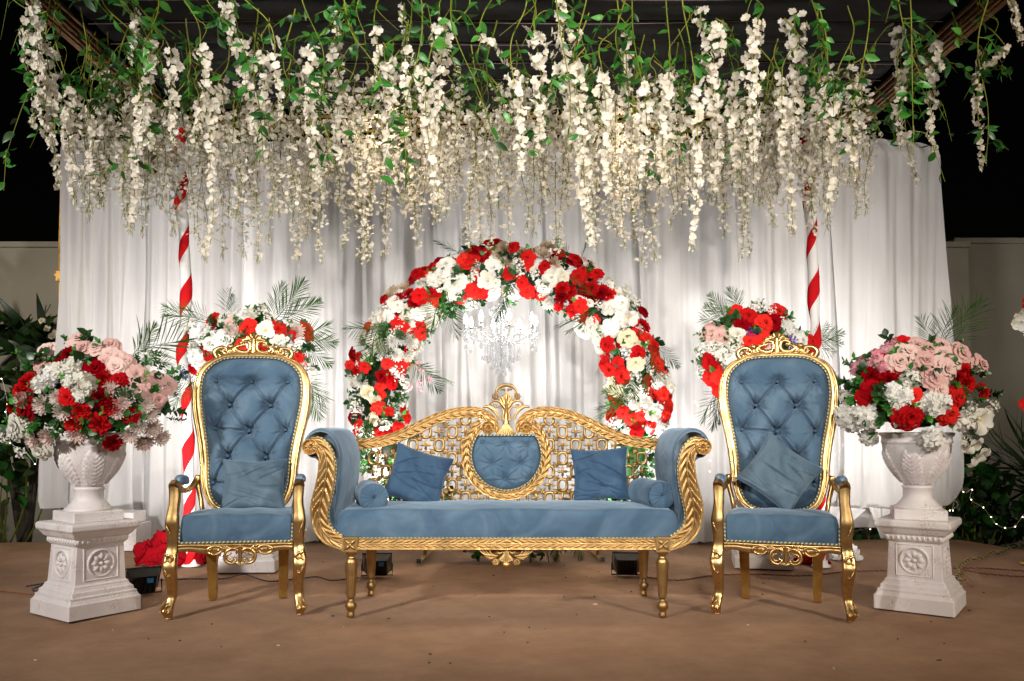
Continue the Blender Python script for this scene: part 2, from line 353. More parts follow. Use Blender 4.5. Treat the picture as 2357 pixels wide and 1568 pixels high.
hx = np.array([P(a, b, YC).x for a, b in zip(hemx, hemy)]); hz = np.array([P(a, b, YC).z for a, b in zip(hemx, hemy)])
cuts = [0, .095, .215, .315, .43, .545, .66, .765, .88, 1.0]
def edge_x(E, z): o = np.argsort(E[:, 1]); return np.interp(z, E[o, 1], E[o, 0])
for k in range(9):
    u0, u1 = cuts[k] - (.006 if k else 0), cuts[k + 1]; nu = 230; nv = 50
    U = np.linspace(u0, u1, nu)[:, None]; V = np.linspace(0, 1, nv)[None]
    xm = xl + (xrr - xl) * U; zb = np.interp(xm[:, 0], hx, hz)[:, None]; zt = ztop + .015 * np.sin(U * 60 + k) - (.06 * np.clip((U - .985) / .015, 0, 1) ** 2)
    Z = zt + (zb - zt) * V; XL = edge_x(edgeL, Z); XR = edge_x(edgeR, Z); X = XL + (XR - XL) * U
    y = wavef((X - xl), V * 3.6, 100 + k) * (.35 + .65 * V ** .5) * (1 + .25 * V)
    y = y + (.02 if k % 2 else -.02) - .35 * np.clip(V - .75, 0, 1) ** 2 * (.5 + .5 * np.sin(X * 2.3))
    A = np.stack([X, YC + y, Z + 0 * X], 2); mb = MB(); mb.grid(A); part('curtain_panel', mb, 'curtain_cloth', bd, True)
# inner lining whose top edge shows through as a straight line
nu, nv = 300, 20; U = np.linspace(0.01, .985, nu)[:, None]; V = np.linspace(0, 1, nv)[None]
zt = P(1178, 627, YC + .22).z; Z = zt * (1 - V) + .12 * V; X = xl + (xrr - xl) * U + 0 * V; y = YC + .22 + .02 * np.sin(X * 9) + .012 * np.sin(X * 23 + 1)
mb = MB(); mb.grid(np.stack([X, y, Z + 0 * X], 2)); part('lining', mb, 'lining_cloth', bd, True)
# loose tails hanging from the hem
for pts in (((1905, 1165), (1990, 1172), (1915, 1240), (1885, 1243)), ((2000, 1168), (2050, 1172), (2035, 1238), (2028, 1240)), ((300, 1170), (350, 1200), (345, 1245), (310, 1240))):
    q = [P(a, b, YC - .12) for a, b in pts]; nu = 14; A = np.zeros((nu, nu, 3))
    for i in range(nu):
        for j in range(nu):
            a, b = i / (nu - 1), j / (nu - 1); p = (q[0] * (1 - a) + q[1] * a) * (1 - b) + (q[3] * (1 - a) + q[2] * a) * b; A[i, j] = (p.x, p.y + .03 * math.sin(a * 11) * (1 - b * .5), p.z)
    mb = MB(); mb.grid(A); part('drapery_tail', mb, 'curtain_cloth', bd, True)
p0, p1 = P(138, 560, YC + .02), P(137, 1240, YC + .02)
mb = MB(); mb.tube([(p0.x, p0.y, p0.z + 1.1), (p0.x, p0.y, p0.z), (p1.x, p1.y, -.0)], .014, 8); part('frame_pole', mb, 'flat_gold', bd, True)
mb = MB(); cc = P(137, 636, YC); mb.box((cc.x, cc.y, cc.z), (.022, .022, .045)); mb.box((cc.x - .02, cc.y, cc.z + .01), (.02, .012, .012)); part('pole_clamp', mb, 'flat_gold', bd, True, False)
mb = MB(); mb.tube([(xl + .02, YC + .05, ztop - .03), (xrr - .1, YC + .05, ztop - .03)], .018, 8); part('top_rail', mb, 'flat_gold', bd, True)
mb = MB(); mb.tube([(xrr - .06, YC + .05, ztop - .05), (xrr - .02, YC + .05, -.02)], .014, 8); part('frame_pole', mb, 'flat_gold', bd, True)

# ------------------------------------------------------------------ canopy: gilt ladder frame with a black cloth ceiling
ZC = 3.47; CX0, CX1, CY0, CY1 = -2.62, 2.66, -1.7, 1.78
cn = thing('canopy', 'overhead canopy with gilt ladder frame and black cloth ceiling', 'canopy', (0, 0, ZC))
for k, z in enumerate((3.385, 3.42, 3.455, 3.50)):
    for a, b, mt in (((CX0, CY1 + .0), (CX1, CY1), 'flat_gold'), ((CX0, CY0), (CX0, CY1), 'copper_gold'), ((CX1, CY0), (CX1, CY1), 'copper_gold')):
        mb = MB(); mb.box(((a[0] + b[0]) / 2, (a[1] + b[1]) / 2, z), (max(.009, abs(b[0] - a[0]) / 2), max(.009, abs(b[1] - a[1]) / 2), .0085))
        part('frame_bar', mb, mt, cn, True, False)
for side in (-1, 1):
    xx = CX0 if side < 0 else CX1
    for k in range(3):
        mb = MB(); mb.box((xx + side * (.05 + .045 * k), (CY0 + CY1) / 2, 3.40 + .03 * k), (.008, (CY1 - CY0) / 2, .008)); part('frame_bar', mb, 'copper_gold', cn, True, False)
for x in np.linspace(CX0 + .02, CX1 - .02, 9):
    mb = MB(); mb.box((x, CY1 + .02, 3.44), (.011, .010, .068)); part('frame_tie', mb, 'flat_gold', cn, True, False)
nst = 12; ys = np.linspace(CY0, CY1 + .0, nst + 1)
for k in range(nst):
    A = np.zeros((50, 5, 3)); xs = np.linspace(CX0 + .03, CX1 - .03, 50)
    for j in range(5):
        t = j / 4; A[:, j, 0] = xs; A[:, j, 1] = ys[k] + .006 + (ys[k + 1] - ys[k] - .012) * t; A[:, j, 2] = 3.56 - .02 * math.sin(PI * t) + .008 * np.sin(xs * 5 + k * 2) * math.sin(PI * t)
    mb = MB(); mb.grid(A); part('cloth_strip', mb, 'black_cloth', cn, True)
    mb = MB(); xs = np.linspace(CX0, CX1, 30); mb.tube([(x, ys[k], 3.552 - .012 * math.sin(x * 2 + k)) for x in xs], .0022, 5); part('wire', mb, 'seam', cn, True)

# ------------------------------------------------------------------ striped poles
def striped_pole(label, pts, y, red0, loose):
    q = [P(a, b, y) for a, b in pts]; A = resample(cr([tuple(p) for p in q], 20), 260)
    t = thing('striped_pole', label, 'pole', (q[-1].x, y, 0), group='striped canopy poles')
    s = np.linspace(0, 1, 260); rad = .040 + .004 * np.sin(s * 37) + .003 * np.sin(s * 61 + 1)
    mb = MB(); mb.tube(A, list(rad), 18); part('white_wrap', mb, 'white_wrap', t, True)
    L = np.linalg.norm(A[-1] - A[0]); n = 700; ss = np.linspace(0, 1, n); pitch = .40
    ang = red0 - 2 * PI * ss * L / pitch; W = .165 + .03 * np.sin(ss * 19); K = 9
    G_ = np.zeros((n, K, 3))
    for j in range(K):
        off = (j / (K - 1) - .5) * W; cpos = np.clip(ss + off / L, 0, 1); c = np.stack([np.interp(cpos, s, A[:, i]) for i in range(3)], 1)
        edge = 1 - abs(j / (K - 1) - .5) * 2; rr = np.interp(cpos, s, rad) + .0015 + .005 * edge + loose * .02 * np.clip(np.sin(ss * L * 2.1 + .6), 0, 1) ** 6 * edge
        G_[:, j] = c + np.stack([rr * np.cos(ang), rr * np.sin(ang), 0 * ang], 1)
    mb = MB(); mb.grid(G_); part('red_ribbon', mb, 'red_wrap', t, True)
    mb = MB(); mb.lathe([(.001, 0), (.07, 0), (.07, .010), (.05, .02), (.045, .05)], 20, (q[-1].x, y, 0)); part('base_plate', mb, 'white_wrap', t, True)
striped_pole('red and white spiral wrapped pole behind the left armchair', [(412, 262), (414, 400), (424, 560), (428, 700), (420, 800), (428, 900), (433, 1040), (437, 1180), (440, 1302)], 1.70, 2.4, 1)
striped_pole('red and white spiral wrapped pole behind the right armchair', [(1857, 262), (1862, 420), (1869, 560), (1873, 680), (1878, 800), (1884, 1000), (1890, 1304)], 1.66, 1.0, .3)

# ------------------------------------------------------------------ floodlights on the stage
def flood(label, px, py, z_rot, W, tgt, s=1.0, tape=False):
    p = G(px, py); t = thing('floodlight', label, 'floodlight', (p.x, p.y, 0), z_rot, 'floodlights standing on the carpet')
    mb = MB(); w_, h_, d_ = .10 * s, .075 * s, .05 * s
    # body: wide lit face tipped up and back, narrower ribbed back towards the camera
    f = [(-w_, .06, .03), (w_, .06, .03), (w_, -.035, .03 + 2 * h_ * .9), (-w_, -.035, .03 + 2 * h_ * .9)]
    b = [(-w_ * .72, -.02, .008), (w_ * .72, -.02, .008), (w_ * .72, -.075, .03 + h_ * 1.2), (-w_ * .72, -.075, .03 + h_ * 1.2)]
    mb.add(f + b, [(0, 1, 5, 4), (1, 2, 6, 5), (2, 3, 7, 6), (3, 0, 4, 7), (4, 5, 6, 7)]); part('housing', mb, 'black_plastic', t, smooth=False)
    mb = MB(); g = .88; c = np.mean(np.array(f), 0); q = [tuple(c + (np.array(p_) - c) * g + np.array((0, .012, .004))) for p_ in f]; mb.add(q, [(0, 1, 2, 3)]); part('lamp_glass', mb, 'flood_glow', t, smooth=False)
    mb = MB(); rim = [tuple(c + (np.array(p_) - c) * 1.05 + np.array((0, .006, .002))) for p_ in f]; mb.tube([Vector(p_) for p_ in rim + rim[:1]], .007, 5); part('rim', mb, 'black_plastic', t)
    mb = MB(); mb.tube([(-w_ - .012, -.01, .09), (-w_ - .014, -.01, .006), (w_ + .014, -.01, .006), (w_ + .012, -.01, .09)], .005, 5); part('bracket', mb, 'black_plastic', t)
    for k in range(5):
        mb = MB(); x = (k - 2) * w_ * .28; mb.add([(x - .002, -.022, .012), (x + .002, -.022, .012), (x + .002, -.078, .03 + h_ * 1.1), (x - .002, -.078, .03 + h_ * 1.1), (x - .002, -.05, .008), (x + .002, -.05, .008), (x + .002, -.092, .03 + h_), (x - .002, -.092, .03 + h_)], [(0, 1, 2, 3), (4, 5, 6, 7), (0, 3, 7, 4), (1, 2, 6, 5)]); part('cooling_fin', mb, 'black_plastic', t, smooth=False)
    if tape:
        mb = MB(); mb.box((w_ * .3, -.085, .095), (.018, .004, .014)); part('tape', mb, 'blue_tape', t, smooth=False)
    l = area('flood_lamp', (p.x - math.sin(z_rot) * .05, p.y + .05 * math.cos(z_rot), .12), tgt, W, .16 * s, .12 * s, (1, .95, .90), 118)
flood('black floodlight shining up behind the left end of the sofa', 868, 1326, R(8), 32, (-1.0, 3.0, 2.4), .95, True)
flood('black floodlight shining up behind the right end of the sofa', 1443, 1324, R(-6), 32, (.9, 3.0, 2.4), .95)
flood('tipped black floodlight with blue tape beside the left pedestal', 327, 1368, R(35), 32, (-3.1, 3.0, 2.4), 1.0, True)
flood('black floodlight hidden behind the right white pedestal', 2095, 1318, R(-25), 32, (2.7, 3.0, 2.4), 1.0)
# ================================================================== FURNITURE
def relief(pattern, S, T, pitch):
    "height in 0..1 of carved pattern; S arc length (m), T across in 0..1"
    H = np.zeros_like(S + T)
    def bead(c, w_, h=1.0): return h * np.sqrt(np.clip(1 - ((T - c) / w_) ** 2, 0, 1))
    if pattern == 'rope2':
        H = np.maximum(H, bead(.04, .055)); H = np.maximum(H, bead(.5, .05, .85)); H = np.maximum(H, bead(.96, .055))
        for a, b, sl in ((.1, .45, 1), (.55, .9, -1)):
            u = (T - a) / (b - a); ins = (u > 0) & (u < 1); ph = (S / pitch + sl * .9 * (u - .5)) % 1.0
            g = np.clip(4 * u * (1 - u), 0, 1) ** .4 * np.clip(np.sin(PI * ph) ** .7, 0, 1) * .85; H = np.where(ins, np.maximum(H, .95 * g), H)
    elif pattern == 'leaf':
        H = np.maximum(H, bead(.035, .05, .8)); H = np.maximum(H, bead(.5, .05, .75)); H = np.maximum(H, bead(.965, .05, .8))
        u = np.abs(T - .5) / .42; ins = (u > .1) & (u < 1.02); ph = (S / pitch + 1.5 * u) % 1.0
        g = (.25 + .75 * ph) * np.clip((1 - ph) * 7, 0, 1) * np.clip(1.15 - u * .75, 0, 1) * np.clip(u * 6, 0, 1) * np.clip((1.02 - u) * 6, 0, 1) ** .5
        H = np.where(ins, np.maximum(H, 1.0 * g), H); H = np.maximum(H, bead(.5, .055, 1.05))
    elif pattern == 'mould':
        H = .35 + .65 * np.maximum(np.maximum(bead(.22, .2), bead(.62, .3, .75)), bead(.94, .07, .6)); H = H * np.clip(T * 12, 0, 1) * np.clip((1 - T) * 12, 0, 1)
    return H + 0 * S
def band(A, B, y, depth, pattern, h=.010, pitch=.05, ns=200, nt_=21, lean=None, reverse=False, matched=False):
    "carved band between edge polylines A and B, both (x, z); front at y, thickness depth"
    if matched:
        AB = resample(np.hstack([cr(A, 12), cr(B, 12)]), ns); A, B = AB[:, :2], AB[:, 2:]
    else: A = resample(cr(A, 10), ns); B = resample(cr(B, 10), ns)
    T = np.linspace(0, 1, nt_)[None]; C = (A + B) / 2
    s = np.r_[0, np.cumsum(np.linalg.norm(np.diff(C, axis=0), axis=1))][:, None]
    if reverse: s = s[-1] - s
    H = relief(pattern, s, T, pitch); X = A[:, 0:1] * (1 - T) + B[:, 0:1] * T; Z = A[:, 1:2] * (1 - T) + B[:, 1:2] * T
    yo = 0 if lean is None else lean(Z)
    Y = y + yo - H * h
    front = np.stack([X, Y, Z], 2); mb = MB(); mb.grid(front)
    for e in (0, -1):
        E = front[:, e]; E1 = E.copy(); E1[:, 1] = y + (0 if lean is None else lean(E[:, 2])) + depth; mb.grid(np.stack([E, E1], 1))
    E0 = front[:, 0].copy(); E0[:, 1] += depth; E1 = front[:, -1].copy(); E1[:, 1] += depth; mb.grid(np.stack([E0, E1], 1))
    for e in (0, -1):
        E = front[e]; E1 = E.copy(); E1[:, 1] += depth; mb.grid(np.stack([E, E1], 1))
    return mb
def cord(pts, r=.006, pitch=.022):
    A = np.array([tuple(p) for p in pts], float); L = np.linalg.norm(np.diff(A, axis=0), axis=1).sum(); n = max(8, int(L / (pitch / 5)))
    A = resample(A, n); mb = MB(); mb.tube(A, r, 6, stripe=lambda i, j: 1 if ((j + i * 1.2) % 6) < 2.6 else 0); return mb
def strokes(mb, lst, tf, y, flat=.6, n=7):
    "carved scrolls: lst of (points, r0, r1[, rmid]); tf maps a point to (x, z)"
    for st in lst:
        pts, r0, r1 = st[:3]; rm = st[3] if len(st) > 3 else (r0 + r1) / 2; yy = y + (st[4] if len(st) > 4 else 0)
        q = cr([tf(*p) for p in pts], 6); A = np.stack([q[:, 0], np.full(len(q), yy), q[:, 1]], 1)
        mb.tube(A, [r0, (r0 + rm) / 2, rm, (rm + r1) / 2, r1], n, up=(0, 1, 0), sx=flat)
    return mb
def flower_knob(mb, c, r, k=8, y=0, depth=.012):
    mb.lathe([(r * .28, -depth), (r * .1, -depth * 1.4), (.0005, -depth * 1.4)], 8, (c[0], y, c[1]), axis=(0, 1, 0))
    n = k * 6; a = np.arange(n) * 2 * PI / n; rr = np.linspace(.2, 1, 6)[None]; lobe = (.80 + .2 * np.abs(np.cos(a * k / 2)))[:, None]
    X = c[0] + r * rr * lobe * np.cos(a)[:, None]; Z = c[1] + r * rr * lobe * np.sin(a)[:, None]
    Y = y - depth * (.35 + .6 * np.sin(PI * rr) * (.55 + .45 * np.abs(np.cos(a * k / 2))[:, None])) * (rr < .99) + 0 * X
    mb.grid(np.stack([X, Y, Z], 2), closeu=True); return mb
def rosette(mb, c, r, y, depth=.02):
    mb.lathe([(r, depth), (r, -.012), (r * .93, -.018), (r * .84, -.012), (r * .78, -.002), (.001, -.002)], 32, (c[0], y, c[1]), axis=(0, 1, 0))
    # petals: lathe about +y puts profile height along +y
    n = 60; a = np.arange(n) * 2 * PI / n; rr = np.linspace(.12, .74, 6)[None]; lob = np.abs(np.cos(a * 5))[:, None] ** .5
    X = c[0] + r * rr * np.cos(a)[:, None]; Z = c[1] + r * rr * np.sin(a)[:, None]; Y = y - .002 - .010 * lob * np.sin(PI * (rr - .12) / .62) + 0 * X
    mb.grid(np.stack([X, Y, Z], 2), closeu=True); mb.ball((c[0], y - .008, c[1]), r * .14, 8); return mb
def tufted(outline, c, T, y, buttons, dmax, lean=None, nr_=46, na=170, bdep=.034, flatp=4):
    O = resample(outline, na, True); r = (np.linspace(0, 1, nr_) ** .8)[None, :, None]; C = np.array(c)[None, None]
    XZ = C + (O[:, None] - C) * r; X, Z = XZ[..., 0], XZ[..., 1]; rr = r[..., 0]
    H = T * (1 - rr ** flatp) ** .5; B = np.array(buttons)
    for i in range(len(B)):
        for j in range(i):
            d = np.linalg.norm(B[i] - B[j])
            if d < dmax:
                v = (B[j] - B[i]); t = np.clip(((X - B[i, 0]) * v[0] + (Z - B[i, 1]) * v[1]) / d ** 2, 0, 1)
                ds = np.hypot(X - B[i, 0] - t * v[0], Z - B[i, 1] - t * v[1]); sag = .55 + .45 * np.abs(2 * t - 1)
                H = H - T * .42 * sag * np.exp(-(ds / .008) ** 2) - T * .30 * sag * np.exp(-(ds / .036) ** 2) + T * .10 * sag * np.exp(-((ds - .014) / .006) ** 2)
    for q, (bx_, bz) in enumerate(B):
        d = np.hypot(X - bx_, Z - bz); a = np.arctan2(Z - bz, X - bx_)
        H = H - bdep * .62 * np.exp(-(d / .028) ** 2) - bdep * .45 * np.exp(-(d / .009) ** 2)
        H = H + .0042 * np.exp(-((d - .04) / .035) ** 2) * (np.cos(a * 9 + q * 2.1) + .8 * np.cos(a * 15 + q))
    H = H * np.clip((1 - rr) * 14, 0, 1) ** .5
    Y = y + (0 if lean is None else lean(Z)) - H; mb = MB(); mb.grid(np.stack([X, Y, Z], 2), closeu=True); return mb
def buttons(parent, pts, y, lean=None, T=.05, depth=.03, mt='blue_velvet'):
    me = MB().lathe([(.0005, -.006), (.006, -.005), (.0095, -.001), (.0095, .004)], 10, axis=(0, 1, 0)).mesh('button', mt)
    for (x, z) in pts: obj('button', me, parent, (x, y + (0 if lean is None else float(lean(z))) - (T - depth), z))
def cushion(w_, h_, t_, seed, n=60, piping=True):
    q = np.random.RandomState(seed); u = np.linspace(-1, 1, n); U, V = np.meshgrid(u, u, indexing='ij')
    pin = 1 - .10 * (1 - U ** 2) * np.abs(V) ** 3; pin2 = 1 - .10 * (1 - V ** 2) * np.abs(U) ** 3
    X = U * w_ / 2 * pin2; Z = V * h_ / 2 * pin; E = np.clip((1 - U ** 2) * (1 - V ** 2), 0, 1) ** .42
    wr = sum(q.uniform(.3, 1) * np.sin(q.uniform(2, 8) * U + q.uniform(3, 11) * V + q.uniform(0, 6)) for _ in range(6)) * .006
    for _ in range(9):
        s1, o1, w1, a1, cu = q.uniform(-1.2, 1.2), q.uniform(-.9, .9), q.uniform(.025, .06), q.uniform(.010, .024), q.uniform(-.5, .5); x1 = q.uniform(-.9, .9)
        dd = (V - o1 - s1 * (U - x1) * .6 - cu * (U - x1) ** 2) / w1; wr = wr + a1 * (dd * np.exp(-dd ** 2) * 1.6 - .5 * np.exp(-dd ** 2)) * np.exp(-((U - x1) / .55) ** 2)
    mb = MB(); mb.grid(np.stack([X, -E * (t_ / 2 + wr), Z], 2)); mb.grid(np.stack([X, E * t_ / 2, Z], 2))
    per = np.concatenate([[(X[i, 0], 0, Z[i, 0]) for i in range(n)], [(X[-1, i], 0, Z[-1, i]) for i in range(1, n)], [(X[i, -1], 0, Z[i, -1]) for i in range(n - 2, -1, -1)], [(X[0, i], 0, Z[0, i]) for i in range(n - 2, -1, -1)]])
    pm = MB(); pm.tube(per, .0045, 6, cap=False); return mb, pm
def put_cushion(label, loc, rot, w_, h_, t_, seed, mt='blue_velvet'):
    t = thing('throw_cushion', label, 'cushion', loc, group='blue velvet throw cushions'); t.rotation_euler = rot
    a, b = cushion(w_, h_, t_, seed); part('cover', a, mt, t); part('piping', b, mt, t); return t

# ------------------------------------------------------------------ sofa
sx0 = P(1166.5, 1200, 0).x; YB = .60
sofa = thing('sofa', 'blue velvet sofa with carved gold frame and pierced back', 'sofa', (sx0, 0, 0))
def F(px, py, y=0.0): p = P(px, py, y); return (p.x - sx0, p.z)          # sofa-local
def c2(x, y): return F((880 + x / 2.613) / 1.283, (1240 + y / 2.613) / 1.283, 0)
def c1(x, y, yy=YB): return F((1300 + x / 3.92) / 1.283, (1120 + y / 3.92) / 1.283, yy)
def c0(x, y, yy=YB): return F((850 + x / 2.09) / 1.283, (1100 + y / 2.09) / 1.283, yy)
def flip(pts): return [(-p[0], p[1]) for p in pts]
outE = [c2(*q) for q in ((112, 138), (150, 133), (200, 148), (250, 200), (282, 270), (297, 360), (292, 460), (276, 560), (256, 640), (242, 720), (252, 800), (290, 850), (357, 897))]
inE = [c2(*q) for q in ((150, 250), (160, 262), (168, 290), (170, 330), (165, 400), (150, 480), (130, 560), (110, 640), (108, 720), (120, 800), (152, 880), (210, 945), (280, 985), (357, 1006))]
inM = [c2(*q) for q in ((146, 258), (152, 262), (158, 268), (165, 285), (170, 315), (167, 380), (152, 465), (130, 560), (112, 635), (108, 728), (132, 845), (215, 950), (357, 1006))]
ros = c2(107, 207)
padE = [c2(*q) for q in ((150, 300), (118, 272), (70, 262), (38, 225), (36, 170), (60, 118), (100, 80), (160, 62), (225, 78), (280, 125), (318, 200), (332, 290), (330, 400), (320, 500), (300, 620), (280, 740), (292, 830), (345, 880))]
for sgn in (-1, 1):
    fl = (lambda p: p) if sgn < 0 else flip
    arm = band(fl(outE), fl(inM), -.025, .06, 'leaf', .019, .056, 260, 33, reverse=True, matched=True); part('arm_frame', arm, 'sofa_gold', sofa)
    mb = MB(); r_ = fl([ros])[0]; rosette(mb, r_, .046, -.034, .05); part('arm_rosette', mb, 'sofa_gold', sofa)
    # upholstered arm body
    Q = resample(cr(padE, 10), 90); tail = resample(cr(inE[6:], 6), 30)[::-1]; prof = np.vstack([Q, tail])
    if sgn > 0: prof = prof * np.array((-1, 1))
    cpt = prof.mean(0); ys = [.012, .018, .035, .06, .2, .4, YB, YB + .03]; sc_ = [.90, .955, .985, 1, 1.0, 1, 1, .96]
    A = np.zeros((len(prof), len(ys), 3))
    for j, (yy, s_) in enumerate(zip(ys, sc_)):
        q = prof - cpt; L = np.linalg.norm(q, axis=1)[:, None]; q2 = q - q / L * (1 - s_) * .22; A[:, j, 0] = q2[:, 0] + cpt[0]; A[:, j, 1] = yy; A[:, j, 2] = q2[:, 1] + cpt[1]
    mb = MB(); b = mb.grid(A, closeu=True)
    nj = len(ys); mb.f.append(tuple(b + i * nj for i in range(len(prof)))); mb.m.append(0); mb.f.append(tuple(b + i * nj + nj - 1 for i in range(len(prof)))[::-1]); mb.m.append(0)
    part('arm_upholstery', mb, 'blue_velvet', sofa)
    for E in (outE[1:], inE[3:-1]):
        q = cr(fl(E), 8); part('cord_trim', cord([(x, -.018, z) for x, z in q], .0055), ['cord_blue', 'cord_gold'], sofa)
    # corner block with flower
    a, b_ = c2(357, 900), c2(468, 1016); cx_, cz_ = (a[0] + b_[0]) / 2, (a[1] + b_[1]) / 2; cx_ = cx_ if sgn < 0 else -cx_; hw = (b_[0] - a[0]) / 2; hh = (a[1] - b_[1]) / 2
    mb = MB(); mb.box((cx_, .02, cz_), (hw, .055, hh)); mb.box((cx_, -.038, cz_ + hh * .86), (hw * .96, .004, hh * .1)); mb.box((cx_, -.038, cz_ - hh * .86), (hw * .96, .004, hh * .1))
    for e in (-1, 1): mb.box((cx_ + e * hw * .86, -.038, cz_), (hw * .1, .004, hh * .74))
    bl = part('corner_block', mb, 'sofa_gold', sofa, smooth=False)
    mb = MB()
    for q in range(4):
        a_ = PI / 4 + q * PI / 2; mb2 = MB(); mb2.lathe([(.0005, -.028), (.008, -.015), (.0095, 0), (.006, .014), (.0005, .024)], 8, axis=(math.cos(a_), 0, math.sin(a_))); mb2.xf(Matrix.Translation((cx_ + .020 * math.cos(a_), -.036, cz_ + .020 * math.sin(a_)))); mb.v, mb.f, mb.m = (mb.add(mb2.v, mb2.f).v, mb.f, mb.m)
    mb.ball((cx_, -.040, cz_), .009, 8); part('flower_carving', mb, 'sofa_gold', sofa)
# base rail: the two halves mirror at the middle
zt, zb = F(900, 1238)[1], F(900, 1264)[1]; xe = c2(468, 950)[0]
for sgn in (-1, 1):
    part('base_rail', band([(sgn * -xe, zt), (sgn * -xe * .5, zt), (0, zt)], [(sgn * -xe, zb), (sgn * -xe * .5, zb), (0, zb)], -.022, .06, 'rope2', .014, .042, 260, 23), 'sofa_gold', sofa)
for x in (-1, 1):
    mb = MB(); mb.box((x * .84, .33, (zt + zb) / 2), (.02, .28, .03)); part('side_rail', mb, 'flat_gold', sofa, smooth=False)
mb = MB(); mb.box((0, YB, (zt + zb) / 2), (.86, .022, .03)); part('rear_rail', mb, 'flat_gold', sofa, smooth=False)
# fluted legs
def leg_mesh(top, name):
    s = top; pr = [(.032, s), (.032, s - .012), (.022, s - .022), (.020, s - .034), (.030, s - .046), (.033, s - .056), (.0345, s - .060), (.0345, s - .075), (.0335, s - .10), (.024, .115), (.022, .105), (.016, .100), (.016, .092), (.026, .080), (.032, .066), (.032, .054), (.024, .038), (.018, .030), (.020, .018), (.022, .0), (.001, 0)]
    P_ = []
    for (r0, z0), (r1, z1) in zip(pr, pr[1:]):
        k = 8 if z0 > .11 and z0 - z1 > .05 else 2
        for t in range(k): P_.append((r0 + (r1 - r0) * t / k, z0 + (z1 - z0) * t / k))
    P_.append(pr[-1]); fl = lambda z, a: 1 - .16 * (np.abs(np.sin(a * 6)) ** .5 < .55) * ((z < s - .066) & (z > .112))
    return MB().lathe(P_, 72, flute=fl).mesh(name, 'sofa_gold')
ls = F(809, 1268)[1]; lm = leg_mesh(ls, 'leg'); lx = c2(412, 1100)[0]
for x, y in ((lx, .0), (-lx, .0), (lx + .012, .60), (-lx - .012, .60)): obj('leg', lm, sofa, (x, y, 0))
for x in (lx, -lx):
    mb = MB(); mb.box((x, .60, (ls + zt) / 2), (.032, .03, (zt - ls) / 2 + .01)); part('corner_block', mb, 'sofa_gold', sofa, smooth=False)
# seat
zs, zs2 = F(1166, 1174)[1], F(1166, 1237)[1]; xs = abs(F(773, 1200)[0]); nx, ny = 90, 26
def seat_mesh(xs, y0, y1, z0, z1, crown, rad=.032, xb=None, seed=1):
    xb = xb or xs; q = np.random.RandomState(seed); prof = [(y0 + .004, z0)]
    for t in np.linspace(0, PI / 2, 7): prof.append((y0 + rad * (1 - math.sin(PI / 2 - (PI / 2 - t))) if 0 else y0 + rad - rad * math.cos(t), z1 - rad + rad * math.sin(t)))
    prof = prof[:1] + [(y0 - .006, z0 + (z1 - rad - z0) * .5)] + prof[1:]
    for t in np.linspace(.06, 1, 14): prof.append((y0 + rad + (y1 - y0 - rad) * t, z1))
    prof = np.array(prof); u = np.linspace(-1, 1, 80); us = np.sign(u) * (1 - (1 - np.abs(u)) ** 1.6)
    A = np.zeros((80, len(prof), 3))
    for i, uu in enumerate(us):
        e = abs(uu); sink = rad * max(0, (e - .955) / .045) ** 2
        for j, (yy, zz) in enumerate(prof):
            ty = np.clip((yy - y0) / (y1 - y0), 0, 1); w_ = xs + (xb - xs) * ty
            top = np.clip((zz - z0) / (z1 - z0), 0, 1)
            z = zz - sink * top + crown * (1 - uu ** 2) ** .5 * math.sin(PI * min(1, max(0, ty))) * (top > .9) + .003 * math.sin(uu * 9 + yy * 5 + seed) * top
            A[i, j] = (uu * w_, yy + sink * .7 * (1 if j < 10 else 0) + .0025 * math.sin(uu * 13 + zz * 30), z)
    mb = MB(); mb.grid(A)
    for i in (0, -1):
        E = A[i].copy(); E2 = E.copy(); E2[:, 2] = z0; mb.grid(np.stack([E, E2], 1))
    return mb
part('seat', seat_mesh(xs, .0, YB, zs2, zs, .02), 'blue_velvet', sofa)
part('cord_trim', cord([(-xs, -.012, zs2 - .004), (xs, -.012, zs2 - .004)], .006), ['cord_blue', 'cord_gold'], sofa)
# back: top rails, scroll ends
up = [c0(*q) for q in ((405, 410), (530, 400), (640, 375), (760, 322), (880, 266), (980, 231), (1070, 214), (1160, 211))] + [c1(*q) for q in ((430, 325), (520, 350), (600, 400), (655, 460), (685, 530), (684, 590), (655, 630))]
lo = [c0(*q) for q in ((405, 481), (520, 470), (620, 452), (700, 425), (800, 385), (900, 333), (1000, 296), (1100, 281), (1170, 283))] + [c1(*q) for q in ((400, 452), (470, 468), (530, 500), (590, 520), (625, 560), (622, 600))]
for sgn in (-1, 1):
    fl = (lambda p: p) if sgn < 0 else flip
    part('top_rail', band(fl(up), fl(lo), YB - .02, .055, 'rope2', .018, .052, 240, 23), 'sofa_gold', sofa)
    mb = MB(); rosette(mb, fl([c1(560, 560)])[0], .043, YB - .04, .06); part('scroll_rosette', mb, 'sofa_gold', sofa)
mc_ = F(1165.5, 1047, YB); Ro, Ri = 103 / 362 * 1.0, 78.5 / 362
arc = np.linspace(R(128), R(412), 60)
part('medallion_ring', band([(mc_[0] + Ro * math.cos(a), mc_[1] + Ro * math.sin(a)) for a in arc], [(mc_[0] + Ri * math.cos(a), mc_[1] + Ri * math.sin(a)) for a in arc], YB - .022, .055, 'rope2', .018, .050, 300, 23), 'sofa_gold', sofa)
ct = F(1166, 1002, YB)[1]; ol = []
for a in np.linspace(0, 2 * PI, 120, endpoint=False):
    x, z = mc_[0] + (Ri + .004) * math.cos(a), mc_[1] + (Ri + .004) * math.sin(a); ol.append((x, min(z, ct - .03 * (1 - min(1, abs(x - mc_[0]) / .1)) * 0)))
